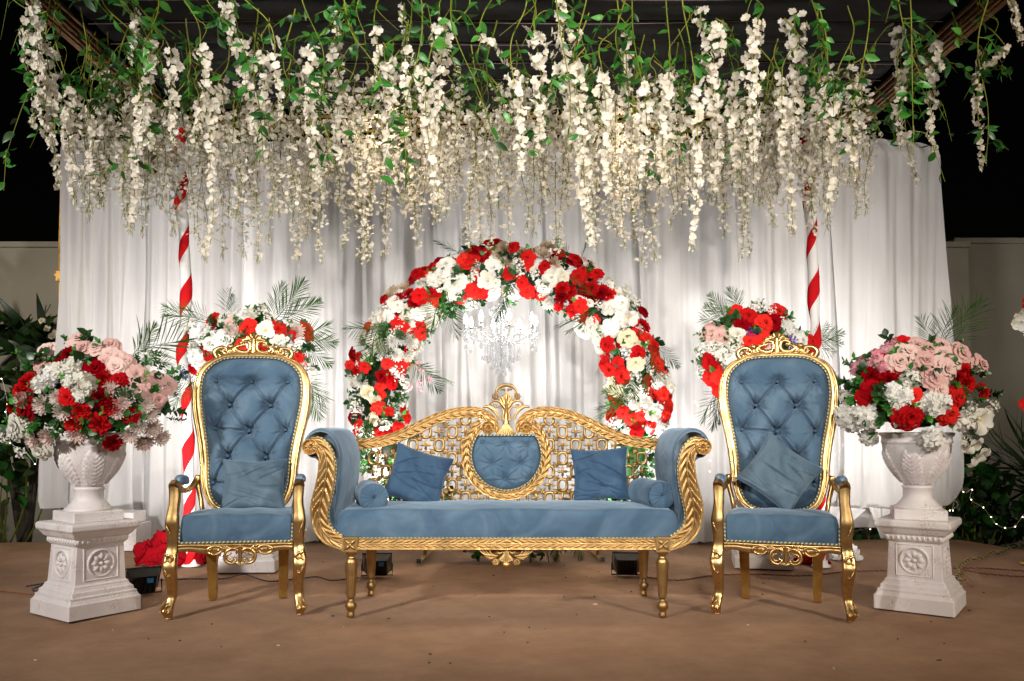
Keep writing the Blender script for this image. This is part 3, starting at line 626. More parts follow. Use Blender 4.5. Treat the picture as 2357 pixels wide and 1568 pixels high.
bt = [c1(*q) for q in ((490, 730), (760, 745), (1015, 770), (603, 975), (935, 970), (750, 1155), (455, 1150), (1050, 1160))]
part('medallion_cushion', tufted(ol, (mc_[0], mc_[1] - .02), .06, YB + .004, bt, .105, bdep=.042), 'blue_velvet', sofa); buttons(sofa, bt[:6], YB + .004, None, .06, .038)
part('cord_trim', cord([(x, YB - .034, z) for x, z in ol + ol[:1]], .0055), ['cord_blue', 'cord_gold'], sofa)
# finial
fm = MB(); tf = lambda x, y: c1(x, y)
for k in range(9):   # ribbed fan at the foot
    e = (k - 4) / 4; strokes(fm, [([(765 + e * 20, 520), (765 + e * 50, 570), (765 + e * 108, 634 + 20 * (1 - abs(e)))], .004, .0085, .007)], tf, YB - .03)
st = [([(765, 540), (762, 470), (765, 400), (768, 330), (766, 290)], .019, .013, .0085), ([(740, 480), (715, 462), (708, 440)], .007, .003), ([(790, 480), (815, 462), (822, 440)], .007, .003)]
for s_ in (-1, 1):
    m_ = lambda pts: [(765 + s_ * (765 - x), y) for x, y in pts]
    st += [(m_([(750, 500), (725, 440), (735, 380), (700, 330), (640, 325)]), .006, .004, .006), (m_([(755, 340), (720, 300), (690, 262), (630, 250), (585, 270)]), .008, .004, .0085),
           (m_([(755, 310), (715, 270), (690, 230), (670, 225)]), .006, .004, .006), (m_([(760, 310), (735, 260), (715, 215), (700, 195)]), .006, .005, .0065),
           (m_([(665, 175), (650, 140), (675, 100), (715, 75), (765, 66)]), .006, .010, .008), (m_([(700, 110), (740, 118), (750, 145)]), .009, .004, .007),
           (m_([(765, 310), (742, 250), (740, 190), (765, 165)]), .006, .006, .006), (m_([(585, 270), (575, 300), (600, 305)]), .005, .003), (m_([(640, 325), (625, 300), (660, 300)]), .005, .003, .006)]
strokes(fm, [(s0[0], *[v * 1.22 for v in s0[1:]]) for s0 in st], tf, YB - .005, .9)
strokes(fm, [([(765, 300), (765, 250), (765, 200), (765, 165)], .004, .003, .010)], tf, YB - .014)
for s_ in (-1, 1): flower_knob(fm, tf(765 + s_ * 128, 200), .0225, 7, YB - .004)
part('finial', fm, 'sofa_gold', sofa)
for s_ in (-1, 1):   # acanthus leaves over the scrolls
    mb = MB(); m_ = lambda pts: [(765 + s_ * (765 - x), y) for x, y in pts]
    strokes(mb, [(m_([(495, 322), (545, 318), (600, 345), (645, 400), (672, 470)]), .008, .004, .010), (m_([(520, 318), (570, 312), (625, 350), (665, 410), (684, 480)]), .005, .003, .007)], tf, YB - .03); part('acanthus_leaf', mb, 'sofa_gold', sofa)
# pierced lattice: links, stars and small flowers
def lattice_poly():
    L = np.array([c0(*q) for q in ((425, 481), (520, 470), (620, 452), (700, 425), (800, 385), (900, 333), (1000, 296), (1100, 281), (1190, 290))]); return L[np.argsort(L[:, 0])]
LP_ = lattice_poly(); per = 305 / 3.92 / 1.283 / 362 * 1.0
link = MB(); t_ = np.arange(24) * 2 * PI / 24; cx = .023 * np.sign(np.cos(t_)) * np.abs(np.cos(t_)) ** .95; cz = .030 * np.sign(np.sin(t_)) * np.abs(np.sin(t_)) ** .95
prof = [(-.006, 0), (-.003, -.008), (.004, -.009), (.009, -.002), (.009, .010), (-.006, .010)]
Ag = np.zeros((24, 6, 3))
for j, (dr, dy) in enumerate(prof):
    L_ = np.hypot(cx, cz); k = (L_ + dr + .004 * np.abs(np.cos(2 * t_ + PI / 2)) * (dr > 0)) / L_; Ag[:, j, 0] = cx * k; Ag[:, j, 1] = dy; Ag[:, j, 2] = cz * k
link.grid(Ag, closeu=True, closev=True)
for a in range(4):
    q = PI / 4 + a * PI / 2; link.ball((.026 * math.cos(q), -.006, .032 * math.sin(q)), .0075, 6)
linkm = link.mesh('lattice_link', 'sofa_gold')
star = MB()
for a in range(4):
    q = a * PI / 2; dx, dz = math.cos(q), math.sin(q)
    star.tube([(dx * .004, -.004, dz * .004), (dx * .022, -.006, dz * .022), (dx * .030, -.003, dz * .030), (dx * .046, -.002, dz * .044)], [.003, .011, .0032, .0014], 6, up=(0, 1, 0), sx=.6)
flower_knob(star, (0, 0), .0135, 6, -.003, .008); starm = star.mesh('lattice_star', 'sofa_gold')
fk = MB(); flower_knob(fk, (0, 0), .0165, 6, -.002, .009); fk.ball((0, -.012, 0), .005, 6)
for a in range(4):
    q = PI / 4 + a * PI / 2; fk.tube([(0, 0, 0), (.024 * math.cos(q), 0, .024 * math.sin(q))], .0032, 5)
fkm = fk.mesh('lattice_flower', 'sofa_gold')
ax, az = c1(1415, 610)
def inside(x, z):
    return abs(x) < .86 and z > zs + .0 and z < np.interp(-abs(x), LP_[:, 0], LP_[:, 1]) - .004 and math.hypot(x - mc_[0], z - mc_[1]) > Ro - .01
for sgn in (-1, 1):
    for i in range(-8, 24):
        for j in range(-14, 8):
            bx0, bz0 = ax + i * per / 2, az - .0 + j * per / 2
            for (dx, dz, me, nm) in ((0, 0, None, None), (per / 4, per / 4, fkm, 'lattice_flower')):
                x, z = bx0 + dx, bz0 + dz
                if me is None: me, nm = (linkm, 'lattice_link') if (i + j) % 2 == 0 else (starm, 'lattice_star')
                if (me is linkm or me is starm) and False: continue
                if me is not fkm:
                    # links sit where both indices are even or both odd
                    me, nm = (linkm, 'lattice_link') if (i % 2 == j % 2) else (starm, 'lattice_star')
                if x < .02 or not inside(x, z): continue
                obj(nm, me, sofa, (sgn * x, YB + .004, z)).scale = (1.14, 1, 1.14) if me is not starm else (1.06, 1, 1.06)
# apron ornament below the rail
am = MB(); ta = lambda x, y: F((1350 + x / 7.857) / 1.283, (1560 + y / 7.857) / 1.283, 0)
st = []
for k in range(7):
    e = (k - 3) / 3; st.append(([(1140 + e * 12, 500), (1140 + e * 50, 620), (1140 + e * 150, 790 - 40 * abs(e))], .003, .007, .0045))
for s_ in (-1, 1):
    m_ = lambda pts: [(1140 + s_ * (1140 - x), y) for x, y in pts]
    for dx in (0, 75, 150, 230): st.append((m_([(510 + dx, 505), (620 + dx * .9, 590 + dx * .1), (760 + dx * .7, 640), (940, 655)]), .0035, .003, .006))
    st += [(m_([(640, 650), (760, 680), (900, 660)]), .004, .003, .006), (m_([(1110, 560), (1060, 640), (960, 720)]), .004, .004), (m_([(930, 520), (960, 575), (1040, 560), (1060, 510)]), .004, .004, .005), (m_([(740, 715), (800, 700), (840, 690)]), .005, .003)]
strokes(am, st, ta, -.012, .9)
for s_ in (-1, 1): flower_knob(am, ta(1140 + s_ * 245, 780), .026, 8, -.012)
am.lathe([(.0005, -.02), (.02, -.016), (.03, 0), (.02, .012), (.0005, .014)], 12, (ta(1140, 850)[0], .0, ta(1140, 850)[1]), axis=(0, 1, 0)); am.box((ta(1140, 0)[0], .012, F(1166, 1277)[1]), (.085, .008, .034))
part('apron_ornament', am, 'sofa_gold', sofa)

# cushions on the sofa
c_ = P(962, 1098, .44); put_cushion('blue velvet cushion tipped sideways against the left part of the sofa back', (c_.x, .44, c_.z), (R(-12), R(17), R(6)), .355, .335, .13, 3, 'deep_velvet')
c_ = P(1382, 1092, .45); put_cushion('blue velvet cushion standing upright against the right part of the sofa back', (c_.x, .45, c_.z), (R(-12), R(-3), R(-3)), .345, .325, .13, 5, 'deep_velvet')
def bolster(label, a, b, r=.083):
    a, b = Vector(a), Vector(b); t = thing('bolster_cushion', label, 'cushion', (a + b) / 2 - Vector((0, 0, r)), group='blue velvet bolsters'); L = (b - a).length
    n = 60; an = np.arange(n) * 2 * PI / n; mb = MB(); zz = np.linspace(0, L, 14); rr = r * (1 + .02 * np.sin(zz * 30)); rr[0] *= .96; rr[-1] *= .96
    A = np.stack([(rr[None] + .0015 * np.sin(an * 5)[:, None]) * np.cos(an)[:, None], (rr[None]) * np.sin(an)[:, None], zz[None] + 0 * an[:, None]], 2)
    mb.grid(A, closeu=True); q = Vector((0, 0, 1)).rotation_difference((b - a).normalized()); Mx = Matrix.LocRotScale(a, q, None); mb.xf(Mx); part('cover', mb, 'blue_velvet', t, True)
    for e in (0, 1):
        mb = MB(); rr = np.linspace(.96, .04, 14)[None] * r; pl = (1 - rr / r)
        z = -.022 * np.sqrt(np.clip(1 - (rr / r) ** 2, 0, 1)) + .012 * np.exp(-(rr / .012) ** 2) - .0085 * np.abs(np.sin(an * 8.5 + .6 * np.sin(an * 3)))[:, None] ** .5 * np.sin(PI * rr / r) ** .6
        z = z if e == 0 else L - z
        mb.grid(np.stack([rr * np.cos(an)[:, None], rr * np.sin(an)[:, None], z], 2), closeu=True); mb.xf(Mx); part('gathered_end', mb, 'blue_velvet', t, True)
a = P(861, 1146, .10); b = P(845, 1128, .46); bolster('blue velvet bolster with gathered end beside the left sofa arm', a, (b.x, .46, a.z))
a = P(1522, 1141, .10); b = P(1473, 1127, .42); bolster('blue velvet bolster lying askew beside the right sofa arm', a, (b.x, .42, a.z))

# ------------------------------------------------------------------ throne armchair, built in its own coordinates
def build_chair(label, loc, rz, var=0):
    ch = thing('armchair', label, 'armchair', loc, rz, 'tall gold armchairs')
    k4 = lambda x, y: ((((470 + x / 3.564) / 1.283) - 538.5) / 408, 1.06 + (980 - (1400 + y / 3.564) / 1.283) / 408)
    kb = lambda x, Y: (x / 1322, 1.06 + (980 - (1000 + Y / 2.8) / 1.283) / 366)
    lean = lambda z: .40 + .13 * (np.clip(np.asarray(z) - .58, 0, 2) / 1.0)
    # back frame
    Oo = [(0, 112), (200, 122), (300, 160), (385, 205), (440, 285), (470, 400), (473, 520), (458, 640), (430, 770), (405, 900), (385, 1050), (378, 1150), (352, 1255), (315, 1335), (250, 1395), (150, 1425), (0, 1432)]
    Oi = [(0, 155), (200, 165), (300, 207), (352, 255), (384, 310), (398, 400), (398, 480), (387, 580), (362, 720), (338, 850), (318, 1000), (310, 1150), (295, 1240), (262, 1315), (205, 1362), (120, 1382), (0, 1385)]
    for s_ in (-1, 1):
        part('back_frame', band([(s_ * kb(*p)[0], kb(*p)[1]) for p in Oo], [(s_ * kb(*p)[0], kb(*p)[1]) for p in Oi], .0, .06, 'mould', .026, .1, 180, 17, lean=lean), 'chair_gold', ch)
    ol = [kb(*p) for p in Oi] + [(-kb(*p)[0], kb(*p)[1]) for p in Oi[::-1][1:-1]]; ol = cr(ol, 5, True)
    jr = random.Random(var * 31 + 5)
    bt = [kb(x - 793 + jr.uniform(-9, 9), Y + jr.uniform(-9, 9)) for x, Y in ((505, 350), (785, 352), (1078, 352), (630, 550), (938, 550), (508, 748), (783, 765), (1072, 752), (630, 968), (928, 968), (515, 1180), (785, 1180), (1065, 1180))]
    part('back_cushion', tufted(ol, kb(0, 720), .078, .0, bt, .21, lean=lambda z: lean(z) + .012, nr_=84, na=260, bdep=.056, flatp=7), 'blue_velvet', ch)
    buttons(ch, bt, .012, lean, .078, .052)
    part('cord_trim', cord([(x, float(lean(z)) - .012, z) for x, z in list(ol) + [ol[0]]], .006), ['cord_blue', 'cord_gold'], ch)
    mb = MB(); O2 = resample(cr([(kb(*p)[0] * .97, kb(*p)[1]) for p in Oo] + [(-kb(*p)[0] * .97, kb(*p)[1]) for p in Oo[::-1][1:-1]], 4, True), 80, True)
    mb.add([(x, float(lean(z)) + .05, z) for x, z in O2], [tuple(range(len(O2)))]); part('back_panel', mb, 'deep_velvet', ch, smooth=False)
    # crest
    kc = lambda x, y: kb((x - 955) / 5.2275 * 2.8, ((960 + y / 5.2275) - 1000) * 2.8)
    st = [([(955, 440), (955, 350), (955, 260), (958, 200)], .018, .013, .012), ([(905, 450), (930, 440), (1005, 440)], .006, .006), ([(900, 250), (955, 243), (1010, 250)], .006, .006, .008)]
    for k in range(7):
        e = (k - 3) / 3; st.append(([(955 + e * 40, 240), (955 + e * 95, 190 + 18 * abs(e)), (955 + e * 175, 118 + 120 * abs(e) ** 1.5)], .005, .012 if k != 3 else .015, .009))
    for s_ in (-1, 1):
        m_ = lambda pts: [(955 + s_ * (955 - x), y) for x, y in pts]
        st += [(m_([(900, 300), (885, 260), (820, 250), (760, 285), (800, 310), (815, 290)]), .010, .008, .009), (m_([(895, 270), (905, 350), (860, 410), (770, 415), (705, 385), (690, 340), (740, 320), (800, 305)]), .009, .006, .013),
               (m_([(700, 330), (660, 370), (670, 420), (730, 440)]), .008, .008, .010), (m_([(610, 340), (605, 400), (600, 460)]), .011, .014, .009), (m_([(570, 440), (585, 400), (600, 380)]), .007, .007), (m_([(650, 440), (630, 400), (610, 380)]), .007, .007),
               (m_([(555, 400), (530, 360), (470, 350), (400, 380), (370, 440), (395, 495), (445, 500), (455, 465), (425, 455)]), .008, .008, .012), (m_([(560, 440), (520, 440), (500, 400), (520, 375)]), .009, .006, .010), (m_([(480, 480), (600, 450), (800, 440), (955, 438)]), .009, .011, .012)]
    st = [(s0[0], *[v * 1.3 for v in s0[1:]]) for s0 in st]
    cm = MB(); strokes(cm, st, kc, float(lean(1.62)) - .008, .9, 8)
    for s_ in (-1, 1): q = kc(955 + s_ * 345, 335); cm.ball((q[0], float(lean(1.6)) - .01, q[1]), .022, 10, sz=.85)
    part('crest', cm, 'chair_gold', ch)
    # front posts and cabriole legs
    rows = [(88, 105, 203), (110, 100, 206), (185, 105, 217), (300, 108, 215), (400, 92, 210), (490, 78, 214), (560, 84, 210), (650, 95, 208), (750, 92, 210), (850, 68, 205), (950, 64, 205), (1050, 80, 205), (1150, 97, 204), (1250, 104, 196), (1330, 84, 182), (1390, 55, 172), (1430, 72, 168), (1490, 98, 164)]
    rz_ = np.array([k4(0, r[0])[1] for r in rows]); rc = np.array([(k4(r[1], 0)[0] + k4(r[2], 0)[0]) / 2 for r in rows]); rw = np.array([(k4(r[2], 0)[0] - k4(r[1], 0)[0]) / 2 for r in rows])
    rz_[-1] = 0
    ry = np.interp(np.arange(18), [0, 2, 5, 8, 10, 13, 15, 17], [.0, .0, -.015, .0, -.028, .012, -.022, -.004])
    a = np.arange(28) * 2 * PI / 28; ce = np.sign(np.cos(a)) * np.abs(np.cos(a)) ** .55; se = np.sign(np.sin(a)) * np.abs(np.sin(a)) ** .55
    D = resample(cr(np.stack([rc, ry, rz_, rw], 1), 6), 110)
    groove = 1 - .10 * np.exp(-((np.abs(ce) - .55) / .12) ** 2) * (se < -.5)
    for s_ in (-1, 1):
        A = np.zeros((110, 28, 3)); zz = D[:, 2:3]
        gm = 1 + 0 * zz * (zz > .3); fr = np.where(zz > .36, groove[None], 1)
        A[:, :, 0] = -s_ * (D[:, 0:1] + D[:, 3:4] * ce[None]); A[:, :, 1] = D[:, 1:2] + .030 * se[None] * fr; A[:, :, 2] = zz + 0 * a[None]
        mb = MB(); b = mb.grid(A, closev=True); mb.f.append(tuple(b + i for i in range(28))); mb.m.append(0); mb.f.append(tuple(b + 109 * 28 + i for i in range(28))); mb.m.append(0)
        cv = mb; tl = lambda x, y: ((-s_) * k4(x, y)[0], k4(x, y)[1])
        strokes(cv, [([(105, 860), (130, 820), (172, 850), (150, 880), (115, 870)], .004, .006, .010), ([(95, 795), (110, 820), (125, 850)], .004, .004, .008), ([(118, 860), (98, 890), (88, 900)], .005, .002, .007), ([(85, 930), (100, 980), (125, 1030), (155, 1025)], .004, .003, .009), ([(130, 930), (140, 970), (150, 1010)], .004, .002, .007),
                     ([(105, 1280), (85, 1330), (62, 1390)], .004, .005, .008), ([(140, 1320), (115, 1345), (110, 1385), (140, 1405), (160, 1380), (145, 1362)], .005, .004, .007), ([(140, 600), (120, 560), (100, 500)], .003, .002, .006)], tl, -.052 + .0, .8)
        part('front_leg', cv, 'chair_gold', ch)
        xc = -s_ * rc[2]
        # hand rest, arm and pad
        mb = MB(); za = rz_[0]; xa = -s_ * rc[0]; bx_ = s_ * -1 * kb(-395, 0)[0]
        xb_ = -s_ * (kb(-400, 1200)[0]); yb_ = float(lean(.74)) + .01
        mb.tube([(xa, -.028, za - .022), (xa, .0, za - .006), (xa, .05, za - .012), (xa * .985, .15, za - .05), (xa * .97, .25, za - .06), (xb_ * 1.06, yb_ - .06, za - .045), (xb_, yb_, za - .0)], [.026, .027, .022, .017, .016, .018, .02], 12); part('arm', mb, 'chair_gold', ch)
        mb = MB(); mb.tube([(xa * .99, .06, za + .0), (xa * .985, .10, za + .012), (xa * .975, .20, za + .006), (xa * .968, .27, za - .012)], [.012, .030, .030, .014], 12); part('arm_pad', mb, 'blue_velvet', ch)
        mb = MB(); strokes(mb, [([(-s_ * -0, 0), (0, 0)], .001, .001)] if 0 else [], tl, 0)
        mb.tube([(xb_, yb_ + .005, za + .02), (xb_ * .99, yb_, za - .05), (xb_ * .93, yb_ - .01, .62), (xb_ * .86, yb_ - .02, .50)], [.018, .020, .018, .018], 10, sx=.8); part('back_stile', mb, 'chair_gold', ch)
        # plain tapered rear leg
        mb = MB(); x0, x1 = s_ * .215, s_ * .208
        mb.add([(x0 - .034, .40, .42), (x0 + .034, .40, .42), (x0 + .034, .46, .42), (x0 - .034, .46, .42), (x1 - .022, .455, 0), (x1 + .022, .455, 0), (x1 + .022, .50, 0), (x1 - .022, .50, 0)], [(0, 1, 5, 4), (1, 2, 6, 5), (2, 3, 7, 6), (3, 0, 4, 7), (7, 6, 5, 4)]); part('rear_leg', mb, 'flat_gold', ch, smooth=False)
        mb = MB(); mb.box((s_ * (abs(rc[7]) - .005), .22, .40), (.014, .21, .024)); part('side_rail', mb, 'chair_gold', ch, smooth=False)
    # front rail with scroll apron
    xr_ = abs(k4(212, 0)[0]); z0 = k4(0, 712)[1]
    top = [(-xr_, z0), (-xr_ / 2, z0), (0, z0 - .002), (xr_ / 2, z0), (xr_, z0)]; lowp = [k4(*q) for q in ((212, 810), (260, 800), (340, 800), (430, 820), (530, 830), (640, 815))]; lowp = lowp + [(0, k4(0, 800)[1])] + [(-x, z) for x, z in lowp[::-1]]
    part('front_rail', band(top, lowp, -.012, .035, 'mould', .014, .1, 120, 13), 'chair_gold', ch)
    mb = MB(); st = [([(830, 750), (832, 820), (832, 890), (830, 925)], .013, .009, .010), ([(800, 752), (830, 748), (862, 752)], .005, .005)]
    for s_ in (-1, 1):
        m_ = lambda pts: [(830 + s_ * (830 - x), y) for x, y in pts]
        st += [(m_([(790, 830), (800, 790), (750, 770), (695, 800), (675, 860), (700, 910), (760, 925), (790, 890), (760, 870)]), .006, .006, .009), (m_([(745, 820), (715, 830), (700, 865), (730, 895), (760, 885)]), .006, .005, .006), (m_([(655, 800), (640, 760), (580, 745), (515, 765), (505, 800), (550, 828), (610, 825), (650, 790)]), .006, .006, .009), (m_([(545, 750), (540, 780), (515, 775)]), .007, .005, .008), (m_([(620, 745), (625, 775), (600, 790)]), .006, .005), (m_([(660, 750), (690, 745), (720, 770)]), .005, .004)]
    for k in range(5): e = (k - 2) / 2; st.append(([(830 + e * 15, 905), (830 + e * 40, 938 - 10 * abs(e))], .004, .006))
    strokes(mb, st, k4, -.022, .9); part('apron_scrolls', mb, 'chair_gold', ch)
    zt_ = k4(0, 455)[1] + .012; zb_ = k4(0, 705)[1]; xs_ = abs(k4(216, 0)[0])
    part('seat', seat_mesh(xs_, -.004, .44, zb_, zt_, .018, .035, .27, 4 + var * 3), 'blue_velvet', ch)
    part('cord_trim', cord([(-xs_, -.014, zb_ + .1), (-xs_ + .003, -.018, zb_), (xs_ - .003, -.018, zb_), (xs_, -.014, zb_ + .1)], .006), ['cord_blue', 'cord_gold'], ch)
    return ch
chL = build_chair('left throne armchair in blue velvet with a square cushion upright on it', (-1.55, 0.03, 0), R(9))
chR = build_chair('right throne armchair in blue velvet with a cushion standing on its corner', (1.505, 0.0, 0), R(-17), 1)
def chair_pt(ch, x, y, z): return Matrix.LocRotScale(ch.location, ch.rotation_euler, None) @ Vector((x, y, z))
p = chair_pt(chL, .045, .32, .705); put_cushion('greyish blue velvet cushion upright on the left armchair seat', p, (R(-14), R(0), R(9)), .375, .31, .13, 9, 'light_velvet')
p = chair_pt(chR, .0, .30, .775); put_cushion('blue velvet cushion standing on one corner in the right armchair', p, (R(-16), R(36), R(-17)), .37, .35, .13, 12, 'light_velvet')
# ================================================================== FLOWER LIBRARY (unit size: radius about 1)
def petal_grid(nu, nv, f):
    u = np.linspace(-1, 1, nu)[:, None]; v = np.linspace(0, 1, nv)[None]; return np.stack(f(u + 0 * v, v + 0 * u), 2)
def rose(seed, openness=1.0, frill=0.0):
    q = np.random.RandomState(seed); mb = MB(); k = 0
    layers = [(3, .04, .17, .70, 1.5, .02), (4, .10, .32, .74, 1.15, .05), (5, .18, .52, .66, .92, .10), (6, .26, .76, .50, .74, .16), (7, .30, .98, .26, .62, .20)]
    for li, (n, r0, r1, h, sp, cu) in enumerate(layers):
        for i in range(n):
            a0 = 2 * PI * i / n + li * .9 + q.uniform(-.12, .12); r1_ = r1 * q.uniform(.9, 1.08) * (.85 + .15 * openness); h_ = h * q.uniform(.9, 1.08); ph = q.uniform(0, 6); tip = q.uniform(.6, 1.4)
            def f(u, v):
                vv = v * (1 - .20 * np.abs(u) ** 3); ang = a0 + u * sp; curl = np.clip((vv - .70) / .30, 0, 1)
                r = r0 * .6 + (r1_ - r0 * .6) * vv ** 1.5 + .045 * u * (1 if i % 2 else -1) * vv + cu * tip * curl ** 2 + frill * np.sin(u * 7 + ph) * vv
                z = -.25 + (h_ + .25) * np.sin(vv * PI / 2) ** .75 - cu * .9 * tip * curl ** 2.2 + .035 * np.sin(u * 5 + ph) * vv * (li > 1)
                return r * np.cos(ang), r * np.sin(ang), z
            mb.grid(petal_grid(7, 7, f))
    mb.ball((0, 0, .3), .10, 6); return mb
def carnation(seed):
    q = np.random.RandomState(seed); mb = MB()
    for i in range(34):
        t = i / 33; th = .12 + 1.35 * t ** .8; a0 = i * 2.399 + q.uniform(-.3, .3); L = .62 + .40 * t; sp = .50 + .1 * q.rand(); ph = q.uniform(0, 6)
        def f(u, v):
            zig = .07 * np.sign(np.sin(u * 14 + ph)) * (v > .9); tt = th + .10 * np.sin(u * 5 + ph) * v; rr = L * v * (1 - .12 * u ** 2) + zig
            an = a0 + u * sp * (.3 + .7 * v) / max(.5, math.sin(th) + .25); return rr * np.sin(tt) * np.cos(an), rr * np.sin(tt) * np.sin(an), rr * np.cos(tt) * .95 - .12 + .05 * np.cos(u * 9 + ph) * v
        mb.grid(petal_grid(7, 4, f))
    return mb
def mum(seed, n=5, centre=True, pink=False):
    q = np.random.RandomState(seed); mb = MB()
    for li in range(n):
        th = [1.52, 1.28, 1.02, .74, .40][li]; cnt = [15, 14, 12, 9, 6][li]; L = [1, .92, .78, .6, .42][li]
        for i in range(cnt):
            a0 = 2 * PI * i / cnt + li * .3 + q.uniform(-.08, .08); t2 = th + q.uniform(-.1, .1); w_ = .13 * q.uniform(.85, 1.15); L_ = L * q.uniform(.88, 1.06)
            def f(u, v):
                r = L_ * v; wd = w_ * np.sin(PI * (.12 + .80 * v)) ** .7; th_ = t2 - .30 * v ** 2 + .12 * (1 - u * u); x = r * np.sin(th_); z = r * np.cos(th_) + .05 * u * u
                return x * math.cos(a0) - u * wd * math.sin(a0), x * math.sin(a0) + u * wd * math.cos(a0), z
            mb.grid(petal_grid(3, 4, f), (lambda i_, j_: 1 if (pink and j_ == 0) else 0))
    if centre: mb.ball((0, 0, .12), .10, 6, 2 if pink else 0)
    return mb
def floret(mb, c, d, s, k=4, mi=0, spin=0.0, cup=.25, nu=3, nv=3, notch=0.0, wd=.52):
    qn = Vector((0, 0, 1)).rotation_difference(Vector(d).normalized()); R3 = np.array((qn @ Quaternion((0, 0, 1), spin)).to_matrix())
    for i in range(k):
        a0 = 2 * PI * i / k
        def f(u, v):
            r = v; w_ = wd * np.sin(PI * (.10 + .78 * v)) ** .8; return r * math.cos(a0) - u * w_ * math.sin(a0), r * math.sin(a0) + u * w_ * math.cos(a0), cup * v ** 1.5 - .12 * np.abs(u) * v + notch * u * u * v
        A = petal_grid(nu, nv, f) * s; A = A @ R3.T + np.array(c); mb.grid(A, mi)
def hydrangea(seed, n=34):
    q = np.random.RandomState(seed); mb = MB()
    for i in range(n):
        z = 1 - 1.25 * (i + .5) / n; r = math.sqrt(max(0, 1 - z * z)); a = i * 2.399; d = Vector((r * math.cos(a), r * math.sin(a), z * .85 + .1)); rr = .70 * q.uniform(.85, 1.15)
        floret(mb, np.array(d) * rr, d + Vector(q.normal(0, .3, 3)), .36 * q.uniform(.85, 1.15), 4, spin=q.uniform(0, 3), cup=.2 + .2 * q.rand())
    return mb
def gyp(seed, n=46, floretk=5):
    q = np.random.RandomState(seed); mb = MB()
    for i in range(9):
        d = q.normal(0, 1, 3); d[2] = abs(d[2]) + .6; d /= np.linalg.norm(d); mb.tube([(0, 0, -.2), tuple(d * .5 + q.normal(0, .05, 3)), tuple(d * .95)], .012, 4, 1)
    for i in range(n):
        d = q.normal(0, 1, 3); d[2] = abs(d[2]) + .4; d /= np.linalg.norm(d); floret(mb, d * q.uniform(.6, 1.05), d + q.normal(0, .5, 3), .15 * q.uniform(.8, 1.2), floretk, 0, q.uniform(0, 3), .5, 2, 3)
    return mb
def bigflower(seed, k=6, cup=.45, centre=1):
    q = np.random.RandomState(seed); mb = MB()
    for li in range(2):
        for i in range(k // 2 + li * 0 if k > 5 else k):
            if k <= 5 and li: break
            a0 = 2 * PI * (i + li * .5) / (k // 2 if k > 5 else k) + q.uniform(-.12, .12); c_ = cup * (1.25 if li else 1) * q.uniform(.8, 1.2); ph = q.uniform(0, 6); L = q.uniform(.88, 1.1)
            def f(u, v):
                w_ = .52 * np.sin(PI * (.08 + .80 * v)) ** .65; z = c_ * np.sin(v * 2.3) * .8 + .05 * np.sin(u * 6 + ph) * v + .12 * u * u - .1 * v ** 3; r = L * v
                return r * math.cos(a0) - u * w_ * math.sin(a0), r * math.sin(a0) + u * w_ * math.cos(a0), z
            mb.grid(petal_grid(5, 6, f))
    mb.ball((0, 0, .14), .15, 8, centre); return mb
def leaf_shape(mb, base, d, n_, L, W, mi=0, fold=.25, droop=.2, nv=5):
    d = Vector(d).normalized(); s_ = d.cross(Vector(n_)).normalized(); up_ = s_.cross(d)
    v = np.linspace(0, 1, nv)[None]; u = np.array([-1, 0, 1.])[:, None]; w_ = W * np.sin(PI * np.clip(.04 + .96 * v, 0, 1) ** .8) ** .9
    A = np.array(base)[None, None] + (L * v)[..., None] * np.array(d) + (u * w_)[..., None] * np.array(s_) + (fold * W * np.abs(u) * np.sin(PI * v) - droop * L * v ** 2)[..., None] * np.array(up_)
    mb.grid(A, mi)
def sprig(seed, n=9, L=.42, W=.15, mi=0):
    q = np.random.RandomState(seed); mb = MB(); P_ = [(0, 0, -.3), (q.uniform(-.1, .1), q.uniform(-.1, .1), .3), (q.uniform(-.25, .25), q.uniform(-.25, .25), .8)]
    C_ = cr(P_, 5); mb.tube(C_, [.03, .012], 4)
    for i in range(n):
        t = (i + 1) / n; p = C_[int(t * (len(C_) - 1))]; a = i * 2.4 + q.uniform(-.3, .3); leaf_shape(mb, p, (math.cos(a), math.sin(a), .55 + .5 * t), (0, 0, 1), L * q.uniform(.75, 1.2), W * q.uniform(.8, 1.2), mi)
    return mb
def frond(seed, L=1.0, n=17, wd=.46, droop=.35, curl=.2, thick=.009):
    "palm frond: thin arching rib with narrow leaflets on both sides"
    q = np.random.RandomState(seed); mb = MB(); t = np.linspace(0, 1, 16); side = q.uniform(-curl, curl)
    C_ = np.stack([side * t ** 2 * L, -droop * t ** 2.2 * L * .4, L * (t - .12 * droop * t ** 2)], 1); mb.tube(C_, [.009 * L, .004 * L, .002 * L], 5)
    for i in range(n):
        tt = .16 + .84 * i / (n - 1); p = np.array([np.interp(tt, t, C_[:, k]) for k in range(3)]); l = wd * L * (math.sin(PI * min(1, .15 + tt * .8)) ** .7) * q.uniform(.85, 1.15)
        for s_ in (-1, 1):
            el = .70 + .6 * tt + q.uniform(-.12, .12); dx = s_ * math.cos(el); dz = math.sin(el); fw = q.uniform(-.25, .15); v = np.linspace(0, 1, 6)[None]; u = np.array([-1., 1.])[:, None]
            w_ = thick * L * np.sin(PI * (.1 + .88 * v)) ; X = p[0] + l * v * dx + u * w_ * dz * -s_; Z = p[2] + l * v * dz + u * w_ * abs(dx) - .12 * l * v ** 2.2; Y = p[1] + fw * l * v + u * w_ * .4
            mb.grid(np.stack([X, Y + 0 * X, Z], 2))
    return mb
LIB = {}
def lib(k, fn, seeds, mats): LIB[k] = [fn(s).mesh(k, mats) for s in seeds]
